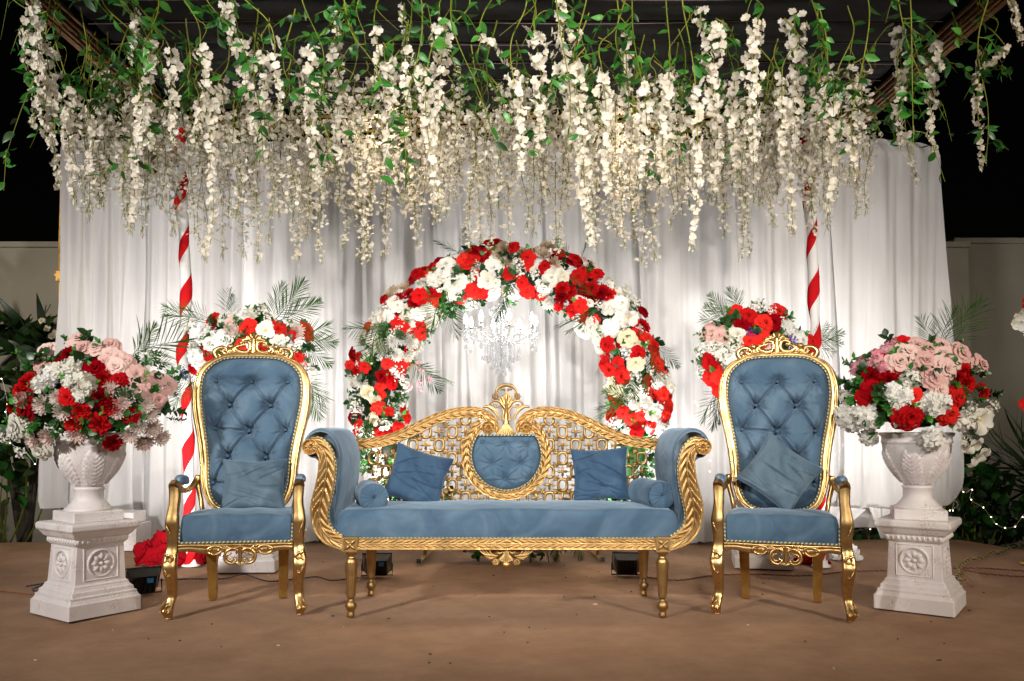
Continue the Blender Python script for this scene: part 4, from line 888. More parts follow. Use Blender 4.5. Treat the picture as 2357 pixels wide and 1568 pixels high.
lib('red_rose', rose, (1, 2, 3, 4), 'p_coral'); lib('dark_rose', rose, (5, 6, 7), 'p_red'); lib('white_rose', rose, (8, 9, 10), 'p_white'); lib('cream_rose', rose, (11, 12), 'p_cream'); lib('pink_rose', lambda s: rose(s, 1.1, .012), (13, 14, 15), 'p_pink')
lib('red_carnation', carnation, (1, 2, 3), 'p_red'); lib('coral_carnation', carnation, (4, 5), 'p_coral'); lib('white_carnation', carnation, (6, 7), 'p_white')
lib('white_mum', mum, (1, 2), 'p_white'); lib('pink_mum', lambda s: mum(s, 5, True, True), (3, 4, 5), ['p_mum', 'p_hotpink', 'p_cream']); lib('champagne_mum', mum, (6, 7), 'p_champagne')
lib('white_hydrangea', hydrangea, (1, 2), 'p_white'); lib('pink_hydrangea', hydrangea, (3,), 'p_hotpink')
lib('baby_breath', gyp, (1, 2, 3), ['p_white', 'leaf_green']); lib('white_magnolia', lambda s: bigflower(s, 6, .5), (1, 2), ['p_white', 'p_yellow']); lib('cream_magnolia', lambda s: bigflower(s, 6, .55), (3, 4), ['p_cream', 'p_yellow'])
lib('white_anemone', lambda s: bigflower(s, 5, .2), (5,), ['p_white', 'p_centre']); lib('pink_anemone', lambda s: bigflower(s, 5, .2), (6,), ['p_pink', 'p_centre'])
lib('pink_blossom', lambda s: hydrangea(s, 6), (8,), 'p_hotpink'); lib('purple_sprig', lambda s: gyp(s, 40), (9,), ['p_purple', 'leaf_green'])
lib('leaf_sprig', sprig, (1, 2, 3), 'leaf_green'); lib('bright_sprig', sprig, (4, 5), 'leaf_bright'); lib('dark_sprig', lambda s: sprig(s, 11, .5, .2), (6, 7, 8), 'leaf_dark'); lib('fine_sprig', lambda s: sprig(s, 20, .34, .07), (9, 10), 'leaf_green')
lib('broad_leaf', lambda s: (lambda m: (leaf_shape(m, (0, 0, 0), (0, .15, 1), (0, -1, 0), 1, .36, 0, .3, .15, 9), m)[1])(MB()), (1,), 'leaf_dark')
lib('palm_frond', lambda s: frond(s), (1, 2, 3), 'palm_green'); lib('fine_palm', lambda s: frond(s, 1, 13, .6, .5, .3, .0075), (4, 5), 'palm_green')
NAME = {'red_rose': 'rose', 'dark_rose': 'rose', 'white_rose': 'rose', 'cream_rose': 'rose', 'pink_rose': 'rose', 'red_carnation': 'carnation', 'coral_carnation': 'carnation', 'white_carnation': 'carnation', 'white_mum': 'chrysanthemum', 'pink_mum': 'chrysanthemum', 'champagne_mum': 'chrysanthemum',
        'white_hydrangea': 'hydrangea', 'pink_hydrangea': 'hydrangea', 'baby_breath': 'gypsophila', 'white_magnolia': 'magnolia', 'cream_magnolia': 'magnolia', 'white_anemone': 'anemone', 'pink_anemone': 'anemone', 'pink_blossom': 'blossom_sprig', 'purple_sprig': 'lavender_sprig',
        'leaf_sprig': 'leaf_sprig', 'bright_sprig': 'leaf_sprig', 'dark_sprig': 'leaf_sprig', 'fine_sprig': 'leaf_sprig', 'broad_leaf': 'leaf', 'palm_frond': 'palm_frond', 'fine_palm': 'palm_frond'}
LAB = {'red_rose': 'bright red rose', 'dark_rose': 'deep red rose', 'white_rose': 'white rose', 'cream_rose': 'cream yellow rose', 'pink_rose': 'pale pink rose', 'red_carnation': 'red ruffled carnation', 'white_mum': 'white chrysanthemum', 'pink_mum': 'pink flushed white chrysanthemum', 'champagne_mum': 'champagne chrysanthemum', 'broad_leaf': 'large dark leaf'}
def bloom(root, kind, loc, d, s, spin=None):
    me = rng.choice(LIB[kind]); o = obj(NAME[kind], me, root, mx=orient(Vector(loc) - Vector(root.location), d, s, spin))
    if kind in LAB: o['label'] = LAB[kind]
    return o

# ------------------------------------------------------------------ flower ring behind the sofa
YR = 1.92; rc_ = P(1171, 928, YR); SR = 291.0
ring = thing('flower_ring', 'large round wreath arch of red and white flowers behind the sofa', 'flower arch', (rc_.x, YR, 0))
RM = 304 / SR; TR = .215
def ring_pt(ang, q, r=1.0):
    "ang along the ring from the right side, q angle around the tube (0 faces the camera)"
    rad = RM + TR * r * math.sin(q); thin = 1 if math.sin(ang) > -.75 else .72
    rad = RM + TR * r * thin * math.sin(q); y = YR - TR * .8 * r * thin * math.cos(q)
    p = Vector((rc_.x + rad * math.cos(ang), y, rc_.z + rad * math.sin(ang))); d = Vector((math.cos(ang) * math.sin(q), -math.cos(q), math.sin(ang) * math.sin(q))); return p, d
core = MB(); an = np.linspace(0, 2 * PI, 160, endpoint=False); A = np.zeros((160, 14, 3))
for i, a in enumerate(an):
    for j in range(14):
        q = j * 2 * PI / 14; p, d = ring_pt(a, q, .42 + .08 * math.sin(a * 23 + q * 3)); A[i, j] = p
core.grid(A, closeu=True, closev=True); part('foam_core', core, 'leaf_dark', ring, True)
fr = MB(); fr.tube([(rc_.x + (RM + .02) * math.cos(a), YR + .15, rc_.z + (RM + .02) * math.sin(a)) for a in np.linspace(0, 2 * PI, 90)], .014, 6); part('ring_tube', fr, 'flat_gold', ring, True)
for px, py in ((964, 1297), (1387, 1293)):
    p = G(px, py); s_ = 1 if px > 1170 else -1
    mb = MB(); mb.tube([(p.x, p.y, .016), (p.x - s_ * .05, YR + .55, .016)], .016, 4); part('foot', mb, 'flat_gold', ring, True, False)
    mb = MB(); mb.box((p.x + s_ * .0, p.y - .004, .018), (.017, .006, .017)); part('foot_cap', mb, 'black_plastic', ring, True, False)
    mb = MB(); mb.tube([(p.x - s_ * .02, YR + .15, .016), (p.x - s_ * .02, YR + .15, .34)], .014, 4); part('stand_post', mb, 'flat_gold', ring, True, False)
mb = MB(); mb.box((rc_.x, YR + .17, .52), (.75, .012, .014)); part('cross_bar', mb, 'flat_gold', ring, True, False)
# greenery all round the tube
for i in range(440):
    a = 2 * PI * (i + rng.random()) / 440; q = rng.uniform(-2.7, 2.7); p, d = ring_pt(a, q, rng.uniform(.5, .76))
    bloom(ring, rng.choice(['leaf_sprig', 'dark_sprig', 'dark_sprig', 'fine_sprig', 'leaf_sprig', 'bright_sprig']), p, d + Vector((rng.uniform(-.5, .5), rng.uniform(-.4, .2), rng.uniform(-.5, .5))), rng.uniform(.085, .13))
def ring_spot(X, Y):
    px, py = (960 + X / 2.1427) / 1.283, (650 + Y / 2.1427) / 1.283; p = P(px, py, YR - .1); dx, dz = p.x - rc_.x, p.z - rc_.z
    ang = math.atan2(dz, dx); s_ = (math.hypot(dx, dz) - RM) / TR; s_ = max(-.98, min(.98, s_ * .97)); return ring_pt(ang, math.asin(s_), 1.0)
R_, D_, C_r, W_, CR_, M_, K_, PK, G_b, H_, MG, CM, AN = 'red_rose', 'dark_rose', 'red_carnation', 'white_rose', 'cream_rose', 'white_mum', 'champagne_mum', 'pink_rose', 'baby_breath', 'white_hydrangea', 'white_magnolia', 'cream_magnolia', 'white_anemone'
spots = [(215,1345,R_,1.1),(350,1350,R_,1),(465,1320,R_,1),(290,1340,G_b,1),(560,1245,R_,1),(520,1205,R_,.9),(180,1235,R_,.9),(215,1290,R_,.8),(320,1265,CM,1),(385,1300,G_b,1),(345,1190,R_,1.05),(410,1215,R_,.8),(225,1180,G_b,1.1),(500,1180,G_b,1),(515,1130,M_,.9),(150,1140,MG,.7),
(290,1095,CM,1.1),(325,1140,CM,.9),(365,1105,R_,.85),(360,1055,R_,.85),(440,1040,R_,1.05),(365,990,C_r,1.1),(430,985,C_r,1.1),(225,1030,M_,1.2),(165,1010,M_,.9),(135,1000,R_,.9),(150,920,R_,1),(200,950,D_,1.2),(265,935,R_,.9),(400,915,R_,.85),(185,850,D_,1.1),(225,870,R_,.8),(490,1050,G_b,1),(470,1000,G_b,.8),
(385,850,M_,1.15),(455,860,M_,1.1),(520,850,M_,1.1),(590,800,M_,1.25),(545,775,M_,1.1),(490,760,M_,1.1),(430,780,M_,1),(330,790,M_,1.1),(310,745,M_,1.1),(235,730,M_,1),(200,685,K_,1.1),(205,750,M_,.9),(600,715,R_,1),(560,700,R_,1),(500,690,R_,1),(455,670,R_,1),(430,630,R_,1),(375,675,R_,1),(255,665,R_,1),(530,650,MG,1.5),(545,580,MG,1.4),(600,600,W_,1),(660,570,W_,1),(370,610,MG,1.2),(430,530,MG,1.3),(470,560,W_,.9),(705,610,G_b,1.1),(270,590,G_b,1.1),(300,555,R_,.9),(350,480,R_,.9),(300,500,C_r,1),(400,510,R_,.8),
(345,395,K_,1.2),(380,440,K_,1.1),(430,390,K_,1.1),(475,400,K_,1.2),(395,355,K_,1),(510,290,K_,1),(530,465,C_r,1.15),(605,500,D_,1.2),(575,510,D_,1),(685,475,R_,1.25),(680,530,R_,1.1),(530,340,D_,1.1),(585,350,D_,1.1),(610,290,D_,1.2),(650,245,D_,1.1),(620,420,G_b,1.2),(690,395,H_,1.1),(740,420,G_b,1.2),(740,350,W_,1.2),(770,290,W_,1.2),(810,420,W_,1.4),(860,400,MG,1.2),(820,470,MG,1.2),(700,215,D_,1.1),(760,200,D_,1.1),(725,230,D_,1),(945,450,R_,1.3),(985,450,R_,1.1),(865,510,R_,1),(915,270,R_,1.5),(880,265,R_,1),(955,215,D_,1.4),(1000,200,D_,1.2),(1030,250,D_,1),(975,130,D_,1.2),(1085,150,D_,1.3),(1030,130,D_,1),(960,340,R_,1),
(1095,230,K_,1.1),(1130,200,K_,1.1),(1150,260,K_,1.2),(1070,310,W_,1.5),(1020,390,W_,1.2),(1060,480,W_,1.2),(1165,350,R_,1.15),(1190,190,D_,1.1),(1250,400,R_,1),(1185,510,W_,1.2),(1200,470,W_,1),(1280,450,R_,1.2),(1310,470,C_r,1.3),(1360,490,R_,1),(1285,250,R_,1.15),(1290,290,R_,.9),(1390,310,R_,1.1),(1370,230,K_,1.2),(1410,150,K_,1.1),(1440,290,K_,1.2),(1380,440,W_,1.2),(1430,370,W_,1.3),(1220,290,G_b,1),(1330,350,G_b,1),(1420,520,M_,1.1),(1480,545,R_,.8),(1510,370,MG,1),(1500,160,D_,1.2),(1460,220,D_,1),(1590,240,D_,1.2),(1620,180,D_,1.3),(1595,370,D_,1.2),(1655,305,D_,1.1),(1720,340,D_,1.2),(1680,230,'pink_anemone',1.2),(1720,275,'pink_anemone',1.1),(1660,200,PK,.9),
(1500,440,C_r,1.3),(1545,470,C_r,1.3),(1490,490,C_r,1.2),(1575,520,C_r,1.2),(1610,550,R_,1.2),(1570,580,R_,1.2),(1600,610,R_,1.1),(1650,625,R_,1.1),(1690,640,R_,.9),(1680,440,C_r,1.3),(1640,460,C_r,1.2),(1740,470,C_r,1.2),(1700,500,C_r,1.3),(1795,470,C_r,1.3),(1760,440,C_r,1),(1580,600,G_b,1),(1640,690,W_,1.3),(1680,680,W_,1.2),(1730,740,W_,1.3),(1740,800,W_,1.2),(1830,370,H_,1),(1905,420,H_,1.1),(1960,480,H_,1),(1900,440,MG,1),(1820,530,W_,1.3),(1870,540,W_,1.3),(1790,560,W_,1),(1930,615,MG,1.4),(1850,645,W_,1.1),(1790,700,W_,1.2),(1950,530,G_b,1),(2040,660,C_r,1.4),(2000,590,D_,1.1),(1975,630,R_,.9),(1985,725,R_,1.3),(2040,750,R_,1),(1900,760,CR_,1.3),(1955,815,CR_,1.15),(1790,790,R_,1.3),(1970,850,R_,1.2),(1960,915,CR_,1.2),
(1770,870,R_,1.1),(1735,930,R_,1.1),(1810,935,R_,1.3),(1850,900,R_,1),(1880,985,R_,1.3),(1910,860,G_b,1),(1955,990,G_b,1.1),(2080,800,R_,1.2),(2100,870,R_,1.2),(2090,920,R_,1.1),(2130,960,R_,1.2),(2150,1000,G_b,1.2),(2080,1030,H_,1),(2160,1060,H_,1),(1820,1010,CR_,1),(1825,1060,CM,1.2),(1850,1090,CR_,1.1),(2045,1030,R_,1.2),(2060,1095,R_,1.3),(2120,1100,R_,1.3),(1990,1080,G_b,1),(1970,1150,AN,1.5),(2020,1150,MG,1),(2195,1090,D_,1),(1770,1120,R_,1.2),(1790,1165,R_,1.2),(1850,1150,R_,1),(1740,1230,R_,1.2),(1800,1200,R_,1.1),(1800,1280,M_,1.2),(1890,1220,R_,1.1),(1930,1260,R_,1.1),(1995,1230,R_,1.1),(1950,1290,R_,1.1),(1985,1310,R_,1),(2055,1220,MG,1.3),(2090,1250,G_b,1),(2160,1190,R_,1.2),(2140,1230,R_,1.1),(2180,1160,R_,1),(2070,1300,R_,1.2),(2110,1320,H_,1),(1960,1350,R_,1),(2190,1290,H_,1)]
for (X_, Y_, kd, s_) in spots:
    p, d = ring_spot(X_, Y_); d = (d + Vector((rng.uniform(-.25, .25), -.45, rng.uniform(-.25, .25)))).normalized()
    bloom(ring, kd, p + d * rng.uniform(-.045, .035), d + Vector((rng.uniform(-.35, .35), 0, rng.uniform(-.35, .35))), s_ * (.050 if 'r' in kd[:4] and kd in (R_, D_, C_r) else .062 if kd in (M_, H_, G_b, K_) else .055))
# lower part seen through the lattice, and gaps
for i in range(62):
    a = R(rng.uniform(200, 340)); q = rng.uniform(-1.2, 1.2); p, d = ring_pt(a, q, .9)
    bloom(ring, rng.choice([M_, 'pink_mum', 'pink_mum', W_, R_, PK, PK, H_, G_b]), p, d + Vector((0, -.4, 0)), rng.uniform(.05, .068))
for i in range(84):
    a = R(rng.uniform(-20, 200)); q = rng.uniform(-1.3, 1.3); p, d = ring_pt(a, q, .93); bloom(ring, rng.choice([W_, W_, M_, R_, D_, H_, K_, G_b, MG]), p, d + Vector((0, -.3, 0)), rng.uniform(.036, .050))
for i in range(12):
    a = R(rng.uniform(120, 165)); q = rng.uniform(-1.2, 1.2); p, d = ring_pt(a, q, .98); bloom(ring, rng.choice([W_, M_, R_, C_r, K_]), p, d + Vector((0, -.3, 0)), rng.uniform(.052, .062))
for i in range(60):
    a = R(rng.uniform(-20, 200)); q = rng.uniform(-1.35, 1.35); p, d = ring_pt(a, q, .92); bloom(ring, rng.choice([G_b, G_b, 'fine_sprig', 'bright_sprig', 'leaf_sprig']), p, d + Vector((0, -.3, 0)), rng.uniform(.05, .075))
for (X_, Y_, dx, dz, L) in ((760, 470, -.55, -1, .34), (780, 470, .2, -1, .36), (770, 480, -.1, -1, .33), (1200, 370, -.5, -1, .40), (1215, 380, -.25, -1, .36), (370, 640, -.5, -1, .36), (400, 620, -.15, -1, .30), (350, 660, -1, -.6, .26), (1700, 560, -1, -.9, .32), (1690, 570, -.6, -1, .30), (2060, 790, .25, -1, .32), (2050, 800, .05, -1, .36), (2080, 790, .8, -.8, .26), (1920, 1130, -1, -.3, .30), (1930, 1130, -1, .25, .28), (1910, 1150, -1, 0, .26), (1930, 960, -.1, -1, .26),
                         (570, 900, .9, -.7, .36), (580, 900, 1, -1, .34), (300, 1230, -.3, -1, .34), (290, 1240, .1, -1, .30), (330, 1240, -.5, -1, .3), (850, 210, -1, .6, .22), (900, 190, -.2, 1, .18), (800, 200, .9, .1, .24), (1640, 200, .5, 1, .2), (1560, 200, -.7, .7, .2), (1700, 520, -.5, .9, .26)):
    p, d = ring_spot(X_, Y_); d0 = Vector((dx, -.45, dz)).normalized(); bloom(ring, rng.choice(['palm_frond', 'fine_palm']), p + Vector((0, -.03, 0)), d0, L)
for k in range(5):
    p = P(1225 + k * 22, 1262, YR - .15); bloom(ring, 'palm_frond', (p.x, p.y, p.z + .12), (rng.uniform(-.5, .5), -.2, -1), .22)
for (X_, Y_) in ((590, 910), (615, 955), (605, 1025), (660, 1010), (600, 1070), (540, 1050), (500, 990)):   # small pink blossoms on thin stalks
    px, py = (960 + X_ / 2.1427) / 1.283, (650 + Y_ / 2.1427) / 1.283; p = P(px, py, YR - .25); bloom(ring, 'pink_blossom', p, (rng.uniform(-.5, .5), -1, rng.uniform(-.3, .5)), .030)
    q0, _ = ring_spot(560, 900); mb = MB(); mb.tube(cr([tuple(q0), tuple((q0 + p) / 2 + Vector((.02, -.02, .02))), tuple(p)], 5), .0018, 4); part('stalk', mb, 'vine', ring, True)

# ------------------------------------------------------------------ crystal chandelier hanging inside the ring
YK = YR - .02; kc_ = P(1153, 770, YK)
ch_ = thing('chandelier', 'lit crystal chandelier with candle bulbs hanging inside the flower ring', 'chandelier', (kc_.x, YK, kc_.z))
K0 = np.array((kc_.x, YK, kc_.z))
mb = MB(); mb.tube([tuple(K0 + (0, 0, .22)), tuple(K0 + (0, 0, .50))], .004, 5); part('chain', mb, 'chrome', ch_, True)
mb = MB(); mb.lathe([(.001, .26), (.02, .25), (.035, .235), (.012, .215), (.018, .19), (.03, .17), (.014, .14), (.02, .10), (.03, .07), (.016, .03), (.024, .0), (.05, -.02), (.058, -.035), (.03, -.05), (.02, -.09), (.001, -.11)], 18, K0); part('glass_column', mb, 'crystal', ch_, True)
drop = MB(); drop.lathe([(.0005, .020), (.003, .014), (.008, .0), (.009, -.007), (.006, -.014), (.0005, -.018)], 8); dropm = drop.mesh('crystal_drop', 'crystal', False)
bead = MB(); bead.ball((0, 0, 0), .0052, 6); beadm = bead.mesh('bead', 'crystal', False)
def chain_(x, y, z, n, parent, big=1.0):
    mb = MB()
    for i in range(n): mb.ball((x, y, z - i * .0125), .0052, 6)
    mb.tube([(x, y, z), (x, y, z - n * .0125)], .0008, 3)
    s_ = part('bead_string', mb, 'crystal', parent, True, False); o = obj('crystal_drop', dropm, parent, Vector((x, y, z - n * .0125 - .02 * big)) - Vector(parent.location)); o.scale = (big * 1.35,) * 3
NA = 8
for i in range(NA):
    a = 2 * PI * (i + .30) / NA; r = .285; c, s_ = math.cos(a), math.sin(a); zt_ = .055 + .0 * i
    pts = [K0 + (c * .02, s_ * .02, -.03), K0 + (c * .09, s_ * .09, -.075), K0 + (c * .17, s_ * .17, -.06), K0 + (c * .24, s_ * .24, -.03), K0 + (c * r, s_ * r, -.012), K0 + (c * r, s_ * r, .012)]
    mb = MB(); mb.tube(cr(pts, 6), .0075, 8); part('arm', mb, 'crystal', ch_, True)
    b_ = K0 + (c * r, s_ * r, .015)
    mb = MB(); mb.lathe([(.004, -.004), (.02, -.002), (.048, .012), (.050, .014), (.02, .004), (.004, .002)], 16, b_, flute=lambda z, a_: 1 + .1 * np.cos(a_ * 8)); part('drip_pan', mb, 'crystal', ch_, True)
    mb = MB(); mb.lathe([(.001, 0), (.012, 0), (.012, .062), (.001, .062)], 12, b_); cd_ = part('candle_sleeve', mb, 'chrome', ch_, True)
    mb = MB(); mb.lathe([(.001, .062), (.010, .066), (.0165, .085), (.0155, .102), (.008, .125), (.001, .142)], 12, b_); me = mb.xf(Matrix.Translation(-Vector(ch_.location))).mesh('bulb', 'bulb_glow'); obj('bulb', me, cd_)
    for e in (-1, 0, 1): chain_(b_[0] + e * .042 * s_, b_[1] - e * .042 * c, b_[2], 3 + (e == 0) * 5, ch_, .9 if e else 1.25)
    mp = K0 + (c * .15, s_ * .15, -.07); chain_(mp[0], mp[1], mp[2], 7 + i % 3, ch_, 1.1)
    mb = MB(); up_ = [K0 + (c * .02, s_ * .02, .09), K0 + (c * .07, s_ * .07, .15), K0 + (c * .085, s_ * .085, .20), K0 + (c * .05, s_ * .05, .22)]
    if i % 2 == 0: mb.tube(cr(up_, 6), [.008, .014, .010, .005], 8); part('horn', mb, 'crystal', ch_, True)
for ring_r, n, l0 in ((.035, 6, 17), (.075, 12, 14), (.11, 12, 9)):
    for i in range(n): a = 2 * PI * i / n + ring_r * 30; chain_(K0[0] + ring_r * math.cos(a), K0[1] + ring_r * math.sin(a), K0[2] - .045, l0 + i % 3, ch_, 1.2)
for k in range(3):
    l = bpy.data.lights.new('chandelier_light', 'POINT'); l.energy = 3.0; l.shadow_soft_size = .05; l.color = (1, .97, .92); o = bpy.data.objects.new('chandelier_light', l); col.objects.link(o); o.location = K0 + ((k - 1) * .22, .0 if k != 1 else .22, .11)
# ================================================================== PEDESTALS AND URNS
def sqloft(mb, prof, bev=.006, mi=0):
    rows = []
    for h, z in prof:
        b_ = min(bev, h * .3); rows.append([(h, -h + b_, z), (h, h - b_, z), (h - b_, h, z), (-h + b_, h, z), (-h, h - b_, z), (-h, -h + b_, z), (-h + b_, -h, z), (h - b_, -h, z)])
    A = np.array(rows); b0 = mb.grid(A, mi, closev=True); n = len(prof)
    mb.f.append(tuple(b0 + (n - 1) * 8 + i for i in range(8))); mb.m.append(mi); return mb
def ellipsoid(mb, c, r, n=8):
    t = np.linspace(-PI / 2, PI / 2, 6); a = np.arange(n) * 2 * PI / n
    A = np.stack([c[0] + r[0] * np.cos(t)[:, None] * np.cos(a), c[1] + r[1] * np.cos(t)[:, None] * np.sin(a), c[2] + r[2] * np.sin(t)[:, None] + 0 * a], 2); mb.grid(A, closev=True)
petm = None
def build_pedestal(label, loc, rz, grp='white crackled pedestals'):
    t = thing('pedestal', label, 'pedestal', loc, rz, grp)
    mb = MB(); sqloft(mb, [(.212, 0), (.212, .078), (.205, .084), (.196, .100), (.196, .112), (.184, .118), (.181, .138), (.170, .146), (.163, .160), (.163, .166), (.152, .176)]); part('base', mb, 'crackle', t, smooth=False)
    mb = MB(); sqloft(mb, [(.150, .174), (.139, .392)], .004); part('shaft', mb, 'crackle', t, smooth=False)
    mb = MB(); sqloft(mb, [(.146, .390), (.150, .396), (.156, .400), (.158, .428), (.166, .434), (.172, .440), (.186, .462), (.190, .468), (.198, .474), (.202, .482), (.202, .504), (.196, .512), (.190, .516)]); part('cornice', mb, 'crackle', t, smooth=False)
    eg = MB(); ellipsoid(eg, (0, 0, 0), (.0085, .006, .012)); egm = eg.mesh('egg_moulding', 'crackle')
    for s_ in range(4):
        q = Matrix.Rotation(s_ * PI / 2, 4, 'Z')
        for k in range(11):
            o = obj('egg_moulding', egm, t, mx=q @ Matrix.Translation((-.14 + k * .028, -.1585, .414)))
        f = MB(); w_, z0, z1 = .098, .195, .372
        for a, b in (((-w_, z0), (w_, z0)), ((w_, z0), (w_, z1)), ((w_, z1), (-w_, z1)), ((-w_, z1), (-w_, z0))):
            yy = lambda z: -(.150 - .011 * (z - .174) / .218)
            f.tube([(a[0], yy(a[1]), a[1]), (b[0], yy(b[1]), b[1])], .0045, 4)
        f.xf(q); part('panel_frame', f, 'crackle', t, smooth=False)
        r = MB(); n = 60; an = np.arange(n) * 2 * PI / n; zc = .284; r0 = .074
        A = np.zeros((n, 6, 3))
        for j, (dr, dy) in enumerate(((-.007, .0), (-.005, -.006), (0, -.009), (.004, -.006), (.007, 0), (.007, .004))):
            A[:, j, 0] = (r0 + dr) * np.cos(an); A[:, j, 2] = zc + (r0 + dr) * np.sin(an); A[:, j, 1] = -.1445 + dy - .0015 * np.cos(an * 30) * (j in (1, 2, 3)) - .0 
        r.grid(A, closeu=True)
        for li, (k_, R0, R1, w0) in enumerate(((8, .018, .058, .0145), (8, .022, .050, .012))):
            for i in range(k_):
                a = 2 * PI * i / k_ + li * PI / 8; u = np.linspace(-1, 1, 5)[:, None]; v = np.linspace(0, 1, 7)[None]; rr = R0 + (R1 - R0) * v; ww = w0 * np.sin(PI * np.clip(.1 + .88 * v, 0, 1)) ** .7 * u
                X = rr * math.cos(a) - ww * math.sin(a); Z = zc + rr * math.sin(a) + ww * math.cos(a); Y = -.1445 - (.021 if li == 0 else .010) * np.sin(PI * (.12 + .8 * v)) * (1 - .30 * (1 - np.abs(u)) - .75 * u ** 2) + 0 * u
                r.grid(np.stack([X, Y, Z], 2))
        ellipsoid(r, (0, -.1455, zc), (.013, .016, .013), 12); r.xf(q); part('rosette', r, 'crackle', t)
    return t
def build_urn(label, loc, rz):
    t = thing('urn', label, 'urn', loc, rz, 'white crackled urns')
    mb = MB(); sqloft(mb, [(.140, 0), (.142, .004), (.142, .052), (.138, .057)], .005); part('plinth', mb, 'crackle', t, smooth=False)
    mb = MB(); mb.lathe([(.001, .056), (.128, .056), (.131, .064), (.128, .072), (.118, .076), (.112, .084), (.098, .100), (.086, .112), (.082, .122), (.080, .130), (.079, .172), (.084, .176), (.085, .188), (.078, .192), (.06, .196)], 56); part('foot', mb, 'crackle', t)
    pr = [(.001, .190), (.072, .194), (.080, .204), (.100, .228), (.128, .262), (.152, .300), (.172, .345), (.184, .392), (.190, .430), (.190, .440), (.196, .444), (.196, .452), (.192, .458), (.193, .478), (.206, .488), (.208, .498), (.200, .504), (.178, .500), (.165, .47), (.15, .42), (.001, .40)]
    mb = MB(); mb.lathe(pr, 72); part('bowl', mb, 'crackle', t)
    bz = np.array([p[1] for p in pr[1:9]]); br_ = np.array([p[0] for p in pr[1:9]])
    for k in range(6):   # acanthus leaves in relief
        mb = MB(); a0 = k * PI / 3 + .25; nu, nv = 21, 26; u = np.linspace(-1, 1, nu)[:, None]; v = np.linspace(0, 1, nv)[None]
        z = .205 + .185 * v; w_ = .062 * np.sin(PI * np.clip(.10 + .80 * v, 0, 1)) ** .7 * (1 + .10 * np.sin(v * 60 - np.abs(u) * 5)); zz = z - .05 * np.abs(u) ** 1.5 * 0 + .022 * np.abs(u) * v
        rad = np.interp(zz, bz, br_); h = .005 + .010 * np.abs(np.sin((v * 13 - np.abs(u) * 2.4) * PI / 1.6)) ** .8 * (np.abs(u) > .06) + .006 * np.exp(-(u / .08) ** 2); h = h * np.clip((1 - np.abs(u)) * 9, 0, 1) * np.clip((1 - v) * 9, 0, 1)
        rad = rad + h - .001; an_ = a0 + u * w_ / rad; mb.grid(np.stack([rad * np.cos(an_), rad * np.sin(an_), zz], 2)); part('acanthus_relief', mb, 'crackle', t)
    return t
PL, PR_ = (-2.45, .155), (2.405, .27)
build_pedestal('white crackled pedestal at the far left of the stage carrying an urn', (*PL, 0), R(55)); build_urn('white urn full of pink, red and white flowers at the far left', (*PL, .517), R(50))
build_pedestal('white crackled pedestal at the far right of the stage carrying an urn', (*PR_, 0), R(54)); build_urn('white urn full of pink, red and white flowers at the far right', (*PR_, .517), R(-20))
bL, bR = G(562, 1318), G(1772, 1310); BL = (bL.x, bL.y + .21); BR = (bR.x + .0, bR.y + .21)
build_pedestal('white pedestal mostly hidden behind the left armchair', (*BL, 0), R(2)); build_urn('white urn hidden behind the left armchair back', (*BL, .517), R(10))
build_pedestal('white pedestal mostly hidden behind the right armchair', (*BR, 0), R(-12)); build_urn('white urn hidden behind the right armchair back', (*BR, .517), R(30))
p = G(288, 1262); t = thing('white_step_block', 'low white stepped block behind the left urn pedestal', 'block', (p.x, p.y, 0))
mb = MB(); mb.box((0, 0, .11), (.16, .15, .11)); part('lower_block', mb, 'crackle', t, smooth=False); mb = MB(); mb.box((-.01, 0, .27), (.13, .12, .048)); part('upper_block', mb, 'crackle', t, smooth=False)

